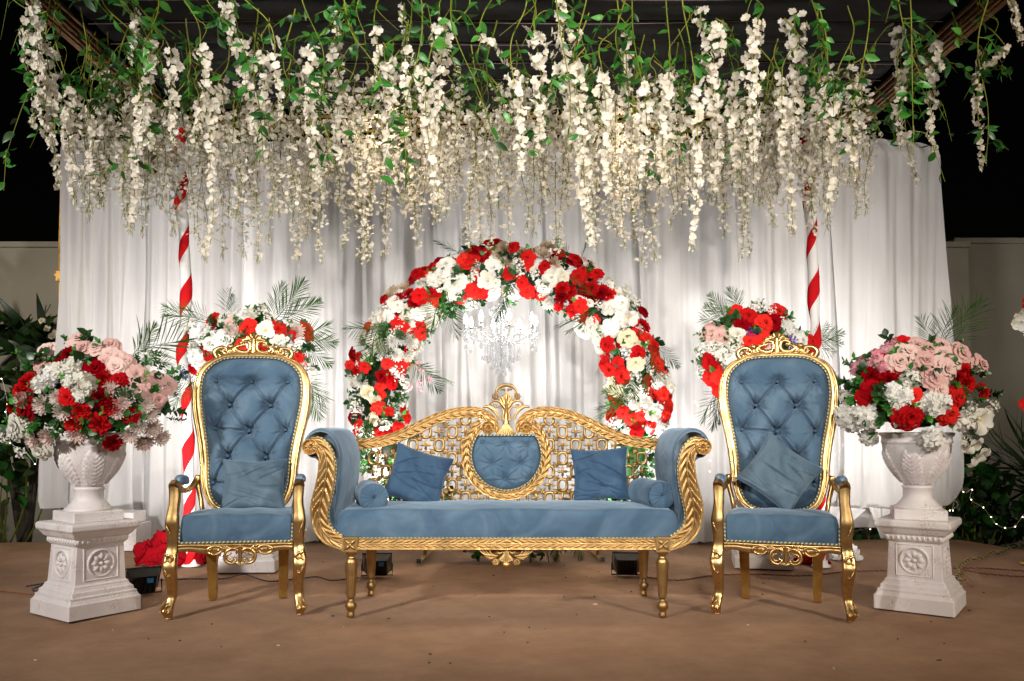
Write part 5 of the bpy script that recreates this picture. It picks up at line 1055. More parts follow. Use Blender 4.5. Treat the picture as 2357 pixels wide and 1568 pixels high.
# ------------------------------------------------------------------ bouquets
def bouquet(label, base, cpx, ext, dep, spots, tf, fill, palms, seed_dirs=None, sc_=1.0):
    y0 = base[1]; t = thing('flower_bouquet', label, 'bouquet', (base[0], y0, base[2]), group='flower arrangements in the urns'); c = P(cpx[0], cpx[1], y0); k = (CAM.y - y0) / -FPX
    ex, ez = ext[0] * k, ext[1] * k
    def at(px, py, r=1.0):
        p = P(px, py, y0 - dep * .5); dx, dz = (p.x - c.x) / ex, (p.z - c.z) / ez; s_ = min(.98, dx * dx + dz * dz); yy = y0 - dep * math.sqrt(1 - s_) * r
        p = P(px, py, yy); return p, Vector((dx * .9, -math.sqrt(1 - s_) - .25, dz * .9)).normalized()
    mb = MB(); cz = c.z + ez * .12; A = np.zeros((24, 14, 3)); 
    for i in range(24):
        for j in range(14):
            a = 2 * PI * i / 24; th = PI * (j + .01) / 13.02; rr = .64 + .06 * math.sin(a * 5 + th * 7); A[i, j] = (c.x + ex * rr * math.sin(th) * math.cos(a), y0 + dep * rr * math.sin(th) * math.sin(a), cz + ez * rr * math.cos(th))
    mb.grid(A, closeu=True); part('greenery_core', mb, 'leaf_dark', t, True)
    for i in range(fill):
        a = rng.uniform(0, 2 * PI); r = math.sqrt(rng.random()) * .84; px, py = cpx[0] + ext[0] * r * math.cos(a), cpx[1] - ext[1] * r * math.sin(a) * (1 if math.sin(a) > 0 else .62); p, d = at(px, py, .85)
        if i % 4 == 3: p.y = 2 * y0 - p.y; d.y = -d.y
        bloom(t, rng.choice(['leaf_sprig', 'leaf_sprig', 'dark_sprig', 'fine_sprig', 'bright_sprig']), p, d + Vector((rng.uniform(-.6, .6), 0, rng.uniform(-.4, .6))), rng.uniform(.07, .105) * sc_)
    for (X_, Y_, kd, s_) in spots:
        px, py = tf(X_, Y_); p, d = at(px, py); d = (d + Vector((rng.uniform(-.2, .2), -.15, rng.uniform(-.2, .2)))).normalized()
        bloom(t, kd, p, d, s_ * .0455 * sc_)
    for (X_, Y_, dx, dz, L, *kk) in palms:
        px, py = tf(X_, Y_); p, d = at(px, py, .5); bloom(t, kk[0] if kk else rng.choice(['palm_frond', 'fine_palm']), p, (dx, rng.uniform(-.3, .1), dz), L * .74, spin=rng.uniform(-.4, .4))
    return t
HP, PM, HY, LS, BS, BLf, PS = 'pink_hydrangea', 'pink_mum', 'white_hydrangea', 'leaf_sprig', 'bright_sprig', 'broad_leaf', 'purple_sprig'
sL = [(815,200,PK,1.25),(865,275,PK,1.05),(985,285,PK,1.05),(1140,260,PK,1.2),(1130,345,PK,.95),(1220,385,PK,1.1),(1200,475,PK,1.35),(1290,420,PK,1.15),(1400,560,PK,1.4),(1480,595,PK,1.1),(1600,600,PK,1.15),(1725,655,PK,1.15),(1430,700,PK,1.1),(1610,800,PK,1.4),(480,310,PK,1.15),(430,420,PK,1),(455,475,PK,.9),(1080,420,PK,.9),
(720,340,C_r,1.15),(590,450,C_r,1),(980,490,D_,1.25),(1060,575,C_r,1.15),(1100,520,C_r,1),(270,630,C_r,1.25),(215,710,C_r,1.25),(320,590,C_r,1),(355,650,D_,.9),(280,900,D_,1.4),(130,885,C_r,1),(715,785,D_,1.3),(1040,785,C_r,1.5),(1150,880,C_r,1.25),(830,915,C_r,1.35),(755,1035,C_r,1.45),(1020,1050,C_r,1.5),(1350,960,C_r,1.25),(1160,1245,C_r,1.25),(1220,600,D_,1),
(520,560,HY,1.5),(450,645,HY,1.5),(870,660,HY,1.9),(760,460,HY,1.4),(610,510,HY,1.3),(820,750,HY,1.2),(720,620,HY,1.1),(240,810,PM,1.3),(450,860,PM,1.4),(600,785,PM,1.2),(660,920,PM,1.4),(810,1145,PM,1.4),(345,1200,PM,1.3),(500,1180,PM,1.3),(1150,700,PM,1.2),(1260,830,PM,1.2),(1310,750,PM,1.3),(1200,930,PM,1.1),(1500,860,PM,1.2),(1540,960,PM,1.2),(1560,1090,PM,1.4),(1420,1075,PM,1.2),(1480,1230,PM,1.4),(1650,1190,PM,1.25),(1340,1160,PM,1.2),(1390,1000,PM,1),
(210,1060,W_,1.6),(160,1130,W_,1.2),(430,1310,W_,1.3),(90,1180,G_b,1),(250,1320,G_b,1.1),(300,1000,G_b,1),(840,420,BLf,2.2),(690,210,LS,1.3),(240,340,BS,1.3),(300,430,LS,1.2),(370,1080,BS,1.7),(400,1050,BS,1.5),(560,1040,LS,1.5),(590,1090,LS,1.4),(660,560,BS,1.2),(540,720,BS,1.3),(1580,440,LS,1.4),(1490,400,G_b,1.1),(1640,480,LS,1.1),(1020,1170,'dark_sprig',1.3),(110,980,BS,1.1),(90,1060,BS,1.1),(1330,1040,BS,1.1),(340,640,BS,1),(1010,620,BS,.9),(540,400,BS,1.1),(1390,1200,BS,.9),(950,420,'dark_sprig',1.2),(1170,1010,'dark_sprig',1)]
t3 = lambda X_, Y_: ((X_ / 3.485) / 1.283, (950 + Y_ / 3.485) / 1.283)
bouquet('wide bouquet of blush roses and red carnations in the far left urn', (PL[0], PL[1], 1.02), (208, 918), (205, 150), .36, sL, t3, 95, [(1330, 380, 1, .62, .52, 'fine_palm'), (1340, 370, .75, .8, .34, 'palm_frond'), (1720, 780, 1, .3, .22, 'fine_palm'), (1400, 380, 1, .15, .3, 'fine_palm')])
sR = [(230,350,HP,1.2),(270,292,HP,1.2),(190,350,HP,1.1),(130,378,HP,1.1),(300,262,HP,1),(215,315,HP,1),(160,345,HP,1),(250,370,HP,1),(340,264,D_,1.2),(190,408,C_r,1.3),(272,425,C_r,1.3),(200,472,D_,1.3),(258,332,D_,.8),(363,590,R_,1.9),(545,585,R_,1.4),(580,505,R_,1.3),(630,440,C_r,1.5),(620,385,C_r,1.2),(590,418,C_r,1.2),(705,480,C_r,1.25),(385,505,R_,1.2),(312,395,C_r,1),(160,505,D_,1),
(360,308,PK,1.5),(320,352,PK,1.5),(402,274,PK,1.3),(455,290,PK,1.2),(512,276,PK,1.3),(522,310,PK,1.3),(440,345,PK,1.5),(597,312,PK,1.6),(568,352,PK,1.2),(690,362,PK,1.35),(525,382,PK,1.7),(478,428,PK,1.4),(456,402,PK,1.2),(505,475,PK,1.2),
(370,425,HY,1.5),(290,482,HY,1.5),(342,502,HY,1.5),(320,548,HY,1.1),(470,535,HY,1.8),(520,530,HY,1.4),(420,540,HY,1.2),(80,592,HY,1.8),(105,622,HY,1.6),(165,590,HY,1.8),(190,622,HY,1.4),(180,690,HY,1.4),(75,500,HY,1.1),(470,700,HY,1.75),(605,618,HY,1.5),(685,608,MG,1.8),(650,585,HY,1.3),(680,770,MG,1.8),(655,722,MG,1.5),(615,700,G_b,1.2),(700,640,HY,1.2),(640,560,G_b,1.1),
(120,468,BLf,2.4),(235,458,BLf,2.2),(100,515,BLf,1.6),(235,600,BLf,2),(450,600,BS,1.9),(380,545,BS,1.3),(580,468,BS,1.3),(215,515,LS,1.5),(740,490,'dark_sprig',1.5),(740,545,G_b,1.1),(690,400,'dark_sprig',1.3),(430,300,BS,1),(590,260,LS,1),(280,560,BS,1.4),(680,520,LS,1.4),(200,665,BS,1.2),(130,430,LS,1.3),(650,660,LS,1.3),(410,385,'dark_sprig',1.2),(490,320,LS,1),(310,440,LS,1.1),(560,440,LS,1.2)]
t4 = lambda X_, Y_: ((2450 + X_ / 1.568) / 1.283, (850 + Y_ / 1.568) / 1.283)
bouquet('wide bouquet with hot pink hydrangea, blush roses and cream trails in the far right urn', (PR_[0], PR_[1], 1.02), (2108, 905), (182, 138), .34, sR, t4, 85, [(520, 275, .35, 1, .40, 'fine_palm'), (510, 275, .0, 1, .30), (560, 275, .8, 1, .42, 'fine_palm'), (480, 275, -.35, 1, .26, 'fine_palm')])
s5 = [(270,222,R_,1.3),(422,254,R_,1.5),(552,262,R_,1.5),(675,268,R_,1.6),(600,290,D_,1.2),(250,366,D_,1.2),(238,342,D_,1),(480,345,R_,1.1),(395,330,R_,1.1),(190,246,G_b,1.5),(250,262,G_b,1.5),(400,205,HY,1.5),(480,180,G_b,1.5),(440,190,HY,1.2),(262,322,W_,1.6),(312,310,W_,1.6),(210,380,HY,2),(195,345,M_,1.6),(350,262,PM,1.5),(375,275,PM,1.3),(500,265,MG,1.6),(585,330,G_b,1.7),(620,325,G_b,1.4),(635,268,PM,1.5),(690,460,HY,1.5),(670,425,G_b,1.4),(650,392,PM,1.4),(320,215,W_,1.3),(345,235,PK,1.2),(520,220,G_b,1.3),(610,240,G_b,1.2),(640,380,R_,1.1),(665,400,R_,1),(155,450,PS,1.2),(180,430,D_,1),(230,300,G_b,1.3),(440,320,W_,1.2),(560,310,W_,1.3)]
t5 = lambda X_, Y_: ((450 + X_ / 1.493) / 1.283, (800 + Y_ / 1.493) / 1.283)
bouquet('bouquet of white blooms and red roses fanned with palm rising behind the left armchair', (BL[0], BL[1], 1.02), (586, 812), (142, 120), .34, s5, t5, 110, [(240, 230, -1, .15, .42), (250, 225, -.9, .35, .40), (260, 220, -.8, .6, .3, 'fine_palm'), (330, 200, -.1, 1, .26, 'fine_palm'), (345, 200, .1, 1, .22), (520, 230, .30, 1, .42), (530, 230, .75, .75, .55), (545, 225, 1, .42, .50), (620, 290, 1, .1, .42), (640, 300, 1, -.15, .42), (640, 320, .8, -.5, .42), (660, 440, .65, -.8, .46), (670, 460, .4, -1, .48), (200, 420, -.9, -.4, .34, 'fine_palm'), (190, 450, -.6, -.8, .38, 'fine_palm'), (180, 470, -.8, .2, .26, 'fine_palm')])
s6 = [(272,118,R_,1.4),(327,136,R_,1.6),(300,176,D_,1.4),(404,166,R_,1.55),(465,115,R_,1.55),(450,162,D_,1.3),(335,254,R_,1.5),(400,246,R_,1.4),(152,342,R_,1.4),(155,415,R_,1.4),(195,412,R_,1.3),(216,398,R_,1.3),(200,482,R_,1.3),(185,440,R_,1.2),(325,322,R_,1),(165,212,PK,1.6),(200,228,PK,1.6),(150,190,PK,1.2),(430,272,PK,1.2),(220,302,HY,1.8),(180,275,HY,1.6),(250,330,HY,1.5),(125,290,G_b,1.6),(262,258,G_b,1.7),(280,290,G_b,1.3),(370,95,G_b,1.5),(240,345,G_b,1.4),(120,345,G_b,1.4),(125,390,G_b,1.3),(550,230,HY,1.6),(505,190,HY,1.5),(570,240,W_,1.3),(490,165,G_b,1.2),(430,105,G_b,1.2),(530,255,PS,1.3),(345,215,PS,1.2),(615,250,R_,1.2),(590,215,BS,1.3),(520,180,BS,1.3),(280,215,W_,1.4),(370,200,'dark_sprig',1.5),(250,180,'dark_sprig',1.4),(470,210,LS,1.3),(225,240,LS,1.2)]
t6 = lambda X_, Y_: ((2000 + X_ / 1.568) / 1.283, (850 + Y_ / 1.568) / 1.283)
bouquet('bouquet of coral red roses and baby breath rising behind the right armchair', (BR[0], BR[1], 1.02), (1730, 815), (132, 130), .34, s6, t6, 100, [(250, 140, -.75, .85, .34), (255, 150, -1, .45, .36), (255, 150, -1, .15, .34), (280, 100, -.1, 1, .18, 'fine_palm'), (290, 120, -.45, 1, .3), (600, 240, 1, .2, .36), (600, 250, 1, -.05, .36), (600, 250, .7, .55, .26, 'fine_palm'), (600, 250, .8, -.55, .28, 'fine_palm'), (210, 470, -.45, -1, .44), (205, 480, -.2, -1, .34), (200, 460, -.75, -.8, .40)])
# flower stand whose edge just shows at the right border
t = thing('flower_stand', 'white and yellow flowers on a thin stand cut by the right edge of the photo', 'flower stand', (G(2400, 1300).x, G(2400, 1300).y, 0)); q = t.location
for k, (px, py, kd, s_) in enumerate(((2350, 742, W_, .06), (2362, 725, HY, .06), (2340, 728, 'cream_magnolia', .02), (2334, 745, 'cream_rose', .018), (2366, 765, G_b, .05), (2362, 932, 'red_rose', .05), (2375, 700, R_, .06), (2385, 760, W_, .07))):
    p = P(px, py, q.y); bloom(t, kd, p, (rng.uniform(-.5, 0), -1, rng.uniform(-.2, .4)), s_)
    mb = MB(); mb.tube(cr([(p.x, p.y + .01, p.z), ((p.x + q.x) / 2 + .05, q.y, p.z - .15), (q.x, q.y, .6)], 6), .003, 4); part('stem', mb, 'vine', t, True)
mb = MB(); mb.tube([(q.x, q.y, 0), (q.x, q.y, 1.3)], .015, 8); mb2 = mb; part('stand_post', mb2, 'flat_gold', t, True); mb = MB(); mb.lathe([(.001, 0), (.16, 0), (.16, .012), (.02, .02)], 20, (q.x, q.y, 0)); part('stand_base', mb, 'flat_gold', t, True)
# ================================================================== HANGING WISTERIA
def wflower(seed):
    q = np.random.RandomState(seed); mb = MB(); a = q.uniform(0, 3)
    for i, (sz, el) in enumerate(((1.0, .35), (.95, .55), (.8, .9), (.75, .8))):
        an = a + i * PI / 2 + q.uniform(-.2, .2)
        def f(u, v):
            w_ = .53 * sz * np.sin(PI * (.10 + .74 * v)) ** .65; r = sz * v; z = el * .52 * v ** 1.3 - .22 * v ** 3 + .16 * u * u * v + .05 * np.sin(u * 4 + i)
            return r * math.cos(an) - u * w_ * math.sin(an), r * math.sin(an) + u * w_ * math.cos(an), z
        mb.grid(petal_grid(4, 4, f))
    return mb
WF = [wflower(s).mesh('blossom', 'wisteria') for s in range(5)]
def wcluster(seed):
    q = np.random.RandomState(seed); mb = MB()
    for k in range(5):
        m2 = wflower(seed * 7 + k); d = Vector(q.normal(0, 1, 3)).normalized(); c = Vector(q.normal(0, .95, 3)); c.z *= 1.5
        m2.xf(Matrix.LocRotScale(c, Vector((0, 0, 1)).rotation_difference(Vector((d.x, d.y, abs(d.z) * .6))), Vector((1, 1, 1)) * q.uniform(.75, 1))); mb.add(m2.v, m2.f)
        mb.tube([tuple(c), (c.x * .3, c.y * .3, c.z * .6), (0, 0, 0)], .05, 3, 1)
    return mb
WC = [wcluster(s).mesh('blossom_spray', ['wisteria', 'vine']) for s in range(6)]
BUD = (lambda m: (m.lathe([(.0005, -1), (.3, -.5), (.42, .1), (.25, .7), (.0005, 1)], 5), m)[1])(MB()).mesh('bud', 'wisteria')
LEAFM = []
for k, mt in enumerate(('leaf_green', 'leaf_bright', 'leaf_green', 'leaf_dark')):
    m = MB(); leaf_shape(m, (0, 0, 0), (0, 0, 1), (0, -1, 0), 1, .20 + .03 * (k % 2), 0, .28, .25, 7); LEAFM.append(m.mesh('leaf', mt))
zones = [(150, 'far left edge'), (420, 'left urn side'), (600, 'left armchair'), (800, 'left sofa arm'), (1000, 'left half of the ring'), (1180, 'chandelier'), (1380, 'sofa finial'), (1600, 'right half of the ring'), (1850, 'right armchair'), (2010, 'right striped pole'), (3000, 'right urn')]
def zone(px):
    for a, b in zones:
        if px < a: return b
ORD = ['first', 'second', 'third', 'fourth', 'fifth', 'sixth', 'seventh', 'eighth', 'ninth', 'tenth', 'eleventh', 'twelfth', 'thirteenth', 'fourteenth', 'fifteenth', 'sixteenth', 'seventeenth', 'eighteenth', 'nineteenth', 'twentieth', 'twenty-first', 'twenty-second', 'twenty-third', 'twenty-fourth']
count_ = {}
def nth(kind, z_): k = (kind, z_); count_[k] = count_.get(k, 0) + 1; return ORD[count_[k] - 1] + ' from left'
def add_leaves(t, C_, n, size, t0, t1, weights=(3, 2, 3, 1)):
    L0 = Vector(t.location)
    for i in range(n):
        s_ = t0 + (t1 - t0) * (i + rng.random() * .6) / n; p = Vector(C_[min(len(C_) - 1, int(s_ * (len(C_) - 1)))]); a = rng.uniform(0, 2 * PI)
        d = Vector((math.cos(a), math.sin(a) * .8, rng.uniform(-1.5, .3))); o = obj('leaf', rng.choices(LEAFM, weights)[0], t, mx=orient(p - L0, d, size * rng.uniform(.7, 1.25)))
def hang(p0, slack=.25, z0=3.46):
    "a woody stem from the canopy down to p0"
    ax = max(-2.6, min(2.62, p0.x + rng.uniform(-slack, slack))); ay = max(-1.65, min(1.76, p0.y + rng.uniform(-slack, slack)))
    h = z0 - p0.z; return [(ax, ay, z0), (ax + rng.uniform(-.08, .08), ay + rng.uniform(-.05, .05), p0.z + h * .66), (p0.x + (ax - p0.x) * .3 + rng.uniform(-.04, .04), p0.y + (ay - p0.y) * .3, p0.z + h * .3), tuple(p0)]
def strand(x0, y0, x1, y1, dep, w, size, label, group, cluster=False, dens=1.0, nleaf=6, cat='flower strand'):
    a, b = P(x0, y0, dep), P(x1, y1, dep + rng.uniform(-.08, .08)); L = (a - b).length; top = hang(a, .18 if y0 > 60 else .05) if a.z < 3.40 else [(a.x, a.y, 3.46), tuple(a)]
    t = thing('wisteria_strand', label, cat, top[0], group=group); L0 = Vector(t.location)
    mid = [tuple(a + (b - a) * f + Vector((rng.uniform(-.03, .03), rng.uniform(-.02, .02), 0))) for f in (.35, .7)]
    C_ = cr(top + mid + [tuple(b)], 7); mb = MB(); mb.tube(C_, [.0045, .0035, .0025, .0012], 4)
    for k in range(1):   # side twigs
        i = rng.randint(2, 14); p = C_[i]; mb.tube(cr([tuple(p), (p[0] + rng.uniform(-.08, .08), p[1] + rng.uniform(-.05, .05), p[2] - .08), (p[0] + rng.uniform(-.14, .14), p[1], p[2] - rng.uniform(.15, .3))], 4), [.0028, .001], 4)
    for k in range(5): e = b + Vector((rng.uniform(-.025, .025), rng.uniform(-.02, .02), rng.uniform(-.02, .05))); mb.tube([tuple(b + Vector((0, 0, .08))), tuple(e)], .0011, 3)
    part('stem', mb, 'vine', t, True)
    k0 = np.array([tuple(a)] + mid + [tuple(b)]); Q = resample(cr(k0, 8), 60)
    sp = size * (1.9 if cluster else 1); n = max(4, int(L / sp * (1.3 if cluster else 2.7) * dens * max(.6, w / .07)))
    ph = rng.uniform(0, 6)
    for i in range(n):
        f = (i + rng.random()) / n; p = Vector(Q[int(f * 59)]); rad = w * (1 - .72 * f ** 1.4) * (.75 + .25 * math.sin(f * 17 + ph)) * rng.uniform(.25, 1.0); an_ = rng.uniform(0, 2 * PI)
        p = p + Vector((math.cos(an_) * rad, math.sin(an_) * rad, rng.uniform(-.01, .01))); d = Vector((math.cos(an_) + rng.gauss(0, .5), math.sin(an_) - .25 + rng.gauss(0, .5), rng.uniform(-1.0, .8))); s_ = size * (1 - .35 * f) * rng.uniform(.8, 1.15)
        if cluster and f < .97: obj('blossom_spray', rng.choice(WC), t, mx=orient(p - L0, d, s_))
        else: obj('blossom', rng.choice(WF), t, mx=orient(p - L0, d, s_))
    for i in range(4): p = Vector(Q[58 - i]) + Vector((rng.uniform(-.02, .02), rng.uniform(-.02, .02), rng.uniform(-.03, .02))); obj('bud', BUD, t, mx=orient(p - L0, (rng.uniform(-1, 1), rng.uniform(-1, 1), -1), size * .28))
    if nleaf: add_leaves(t, C_[:22], nleaf, size * 2.6, .25, 1.0)
    return t
def depmax(px, d):
    lim = 2.64 * FPX / max(1, abs(px - 1178.5)) + CAM.y; return min(d, lim)
# front strands read off the photograph: x, top, x, bottom, half width (m)
front = [(72,0,88,250,.055),(100,90,118,345,.065),(60,60,75,290,.04),(128,170,135,435,.045),(165,215,172,470,.05),(205,255,215,420,.05),(310,30,300,150,.03),(345,95,350,345,.055),(392,120,400,330,.05),(330,230,300,530,.05),(462,108,455,300,.045),(525,0,548,130,.045),(560,95,580,310,.06),(600,130,612,360,.06),(632,95,645,270,.035),(500,200,470,600,.05),
(778,0,765,120,.035),(720,110,735,430,.065),(775,105,790,400,.05),(862,68,870,230,.04),(885,130,890,380,.05),(930,0,928,130,.032),(935,110,945,250,.035),(1012,55,1000,330,.07),(985,150,1010,460,.06),(1105,80,1190,170,.03),(1230,70,1240,360,.065),(1290,0,1288,80,.04),(1298,60,1310,330,.085),(1320,150,1360,570,.07),(1385,160,1400,440,.06),(1180,170,1200,400,.06),
(1440,85,1450,330,.045),(1480,200,1470,430,.05),(1540,170,1530,420,.045),(1612,10,1620,120,.045),(1650,60,1640,440,.075),(1600,190,1590,580,.045),(1745,48,1735,380,.065),(1690,180,1700,420,.05),(1828,40,1830,350,.08),(1800,180,1825,545,.05),(1880,200,1870,430,.05),(1925,220,1900,490,.045),(1960,270,1965,420,.04),
]
front.sort(key=lambda q: q[0] + q[2])
for i, (x0, y0, x1, y1, w_) in enumerate(front):
    dep = depmax((x0 + x1) / 2, rng.uniform(-.45, .15))
    z_ = zone((x0 + x1) / 2); strand(x0, y0, x1, y1, dep, w_ * 1.2, .0285, 'large blossomed front strand, ' + nth('f', z_) + ' above the ' + z_, 'front wisteria strands above the ' + z_, dens=1.15, nleaf=5)
for args, lb in (((2062, 55, 2075, 340, .4, .062), 'thick cream blossom strand alone against the dark, third from the right edge'), ((2085, 300, 2110, 425, .45, .045), 'short tail of cream blossoms hanging over the top right corner of the white drapery'), ((2150, 108, 2155, 365, .2, .050), 'looped cream blossom strand just right of the drapery corner'), ((2262, 118, 2262, 390, .02, .030), 'thin cream blossom strand hanging alone at the far right'),
                 ((2315, 110, 2265, 150, .0, .02), 'short slanting spray of blossoms joining the thin far right strand'), ((2325, 0, 2352, 95, -.25, .028), 'small blossom tail dropping in at the top right corner')):
    x0, y0, x1, y1, dep, w_ = args; strand(x0, y0, x1, y1, depmax(x0, dep), w_ * 1.15, .027, lb, None, dens=1.2 if w_ > .03 else 1.5, nleaf=2)
# middle and back rows
ex_ = [130, 200, 300, 420, 470, 540, 610, 715, 780, 880, 960, 1050, 1210, 1260, 1340, 1450, 1590, 1680, 1740, 1825, 1900, 1990, 2010]
ey_ = [430, 500, 535, 540, 600, 580, 605, 600, 615, 600, 560, 570, 560, 590, 570, 605, 600, 590, 590, 550, 530, 490, 470]
for i in range(72):
    px = 160 + (2000 - 160) * (i + rng.random()) / 72; dep = depmax(px, rng.uniform(.25, .95)); yt = rng.uniform(150, 290); yb = min(np.interp(px, ex_, ey_) - 40, yt + rng.uniform(150, 260)); z_ = zone(px)
    strand(px, yt, px + rng.uniform(-15, 15), yb, dep, rng.uniform(.06, .09),   .025, 'mid row cream strand, ' + nth('m', z_) + ' above the ' + z_, 'middle wisteria strands above the ' + z_, True, .95, 3)
for i in range(138):
    px = 170 + (2000 - 170) * (i + rng.random()) / 138; dep = depmax(px, rng.uniform(1.0, 1.68)); env = np.interp(px, ex_, ey_); yt = rng.uniform(255, 350); px += 12 * math.sin(i * 2.4); yb = env - (rng.uniform(-12, 8) if rng.random() < .26 else rng.uniform(25, 190)); z_ = zone(px)
    strand(px, yt, px + rng.uniform(-12, 12), yb, dep, rng.uniform(.055, .085),   .0225, ('long' if yb > env - 15 else 'short') + ' small blossomed back strand, ' + nth('b', z_) + ' above the ' + z_, 'back wisteria strands above the ' + z_, True, .95, 1)
# leafy vines without blossom
for i in range(54):
    px = -10 + 2330 * (i + rng.random()) / 54; dep = depmax(px, rng.uniform(-.7, 1.3)); top_py = 980 - (3.46 - 1.06) * FPX / (dep - CAM.y) ; yb = max(top_py + 60, rng.uniform(60, 290)) if i % 2 else rng.uniform(220, 430)
    p = P(px, yb, dep); z_ = zone(px)
    if p.z > 3.3: p.z = 3.3 - rng.uniform(0, .2)
    C_ = cr(hang(p, .3), 8); t = thing('leafy_vine', 'green leafy vine, ' + nth('v', z_) + ' above the ' + z_, 'vine', C_[0], group='leafy vines above the ' + z_)
    mb = MB(); mb.tube(C_, [.005, .003, .0015], 4)
    for k in range(4):
        j = rng.randint(3, len(C_) - 3); q = C_[j]; e = (q[0] + rng.uniform(-.2, .2), q[1] + rng.uniform(-.15, .15), q[2] - rng.uniform(.05, .25)); mb.tube(cr([tuple(q), ((q[0] + e[0]) / 2, (q[1] + e[1]) / 2, q[2] - .02), e], 4), [.0028, .001], 4)
        Ct = cr([tuple(q), ((q[0] + e[0]) / 2, (q[1] + e[1]) / 2, q[2] - .02), e], 5); add_leaves(t, Ct, 6, .068, .2, 1, (4, 2, 3, 2))
    part('stem', mb, 'vine', t, True); add_leaves(t, C_, 9, .068, .12, 1.0, (4, 2, 3, 2))

# ================================================================== PLANTS BEHIND THE STAGE
def blade_mesh(L, W, bend, mt, n=9, fold=.2):
    v = np.linspace(0, 1, n)[None]; u = np.array([-1, 0, 1.])[:, None]; w_ = W * np.sin(PI * np.clip(.06 + .93 * v, 0, 1) ** .8) ** .8
    A = np.stack([u * w_, -bend * L * v ** 2 + fold * W * np.abs(u), L * v * (1 - .25 * bend * v ** 2) + 0 * u], 2); m = MB(); m.grid(A); return m.mesh('leaf', mt)
GL = [blade_mesh(.50, .055, b_, 'garden_leaf') for b_ in (.3, .6, .9)]; SP = [blade_mesh(.95, .016, b_, 'garden_leaf') for b_ in (.15, .4, .7)]; RL = [blade_mesh(.10, .045, .3, m_, 6) for m_ in ('garden_leaf', 'leaf_green')]
def wh(px, py, y): p = P(px, py, y); return p
t = thing('frangipani_bush', 'dark long leaved frangipani with small yellow flowers at the left edge', 'bush', (P(60, 1200, 3.6).x, 3.6, -.3)); L0 = Vector(t.location)
for (px, py, y) in ((110, 780, 3.5), (40, 800, 3.6), (-10, 860, 3.5), (90, 880, 3.45), (20, 940, 3.5), (70, 1000, 3.4), (120, 830, 3.7), (-20, 760, 3.8), (60, 760, 3.7), (110, 960, 3.5), (-30, 960, 3.5)):
    p = P(px, py, y); mb = MB(); mb.tube(cr([(L0.x, L0.y, -.3), (L0.x + (p.x - L0.x) * .4, L0.y, .3 + .3 * (p.z - .3)), tuple(p)], 6), [.04, .02, .014], 7); part('branch', mb, 'soil', t, True)
    for k in range(17): a = k * 2.4; obj('leaf', rng.choice(GL), t, mx=orient(p - L0 + Vector((0, 0, rng.uniform(-.1, .05))), (math.cos(a), math.sin(a), rng.uniform(-.2, 1.0)), rng.uniform(.55, 1.05)))
for (px, py) in ((110, 757), (127, 768), (120, 775), (98, 740)): p = P(px, py, 3.3); bloom(t, 'cream_magnolia', p, (rng.uniform(-.4, .4), -1, .4), .035)
t = thing('spiky_palm', 'dark spiky leaved palm against the right wall at the right edge', 'palm', (P(2400, 1200, 3.7).x, 3.7, -.3)); L0 = Vector(t.location); h0 = P(2395, 1075, 3.7)
mb = MB(); mb.tube([(L0.x, L0.y, -.3), (L0.x + .02, L0.y, h0.z)], [.09, .07], 9); part('trunk', mb, 'soil', t, True)
for k in range(110):
    a = rng.uniform(0, 2 * PI); e = rng.uniform(-.9, 1.3); obj('leaf', rng.choice(SP), t, mx=orient(Vector((0, 0, h0.z + .3 - rng.uniform(0, .35))), (math.cos(a), math.sin(a) * .8, e), rng.uniform(.7, 1.05)))
def shrub(label, pts, n, sz, name='garden_shrub'):
    c = pts[0]; t = thing(name, label, 'shrub', (c.x, c.y, -.3)); L0 = Vector(t.location)
    for p in pts:
        mb = MB(); mb.tube(cr([(c.x + rng.uniform(-.1, .1), c.y, -.3), (p.x, p.y, (p.z - .3) / 2), tuple(p)], 5), [.012, .004], 5); part('stem', mb, 'vine', t, True)
        for k in range(n): q = p + Vector((rng.gauss(0, .13), rng.gauss(0, .08), rng.gauss(-.05, .13))); a = rng.uniform(0, 6.3); obj('leaf', rng.choice(RL), t, mx=orient(q - L0, (math.cos(a), math.sin(a) - .3, rng.uniform(-.4, .9)), sz * rng.uniform(.7, 1.4)))
shrub('leafy shrub strung with fairy lights behind the right urn', [P(x, y, 3.45) for x, y in ((2240, 1120), (2215, 1080), (2260, 1090), (2225, 1150), (2265, 1160), (2300, 1180), (2290, 1130), (2330, 1200), (2215, 1200), (2255, 1215), (2200, 1040), (2240, 1050), (2350, 1215), (2310, 1225))], 26, 1.0)
shrub('low dark green ground shrub under the drapery hem at the right', [P(x, y, 3.4) for x, y in ((2000, 1205), (1960, 1215), (2040, 1200), (2090, 1210), (1930, 1220), (2130, 1215), (2170, 1205))], 18, .9)
shrub('sparse dark plant low against the left wall', [P(x, y, 3.5) for x, y in ((20, 1020), (60, 1030), (5, 1100), (100, 1040), (-20, 1050))], 16, 1.2)

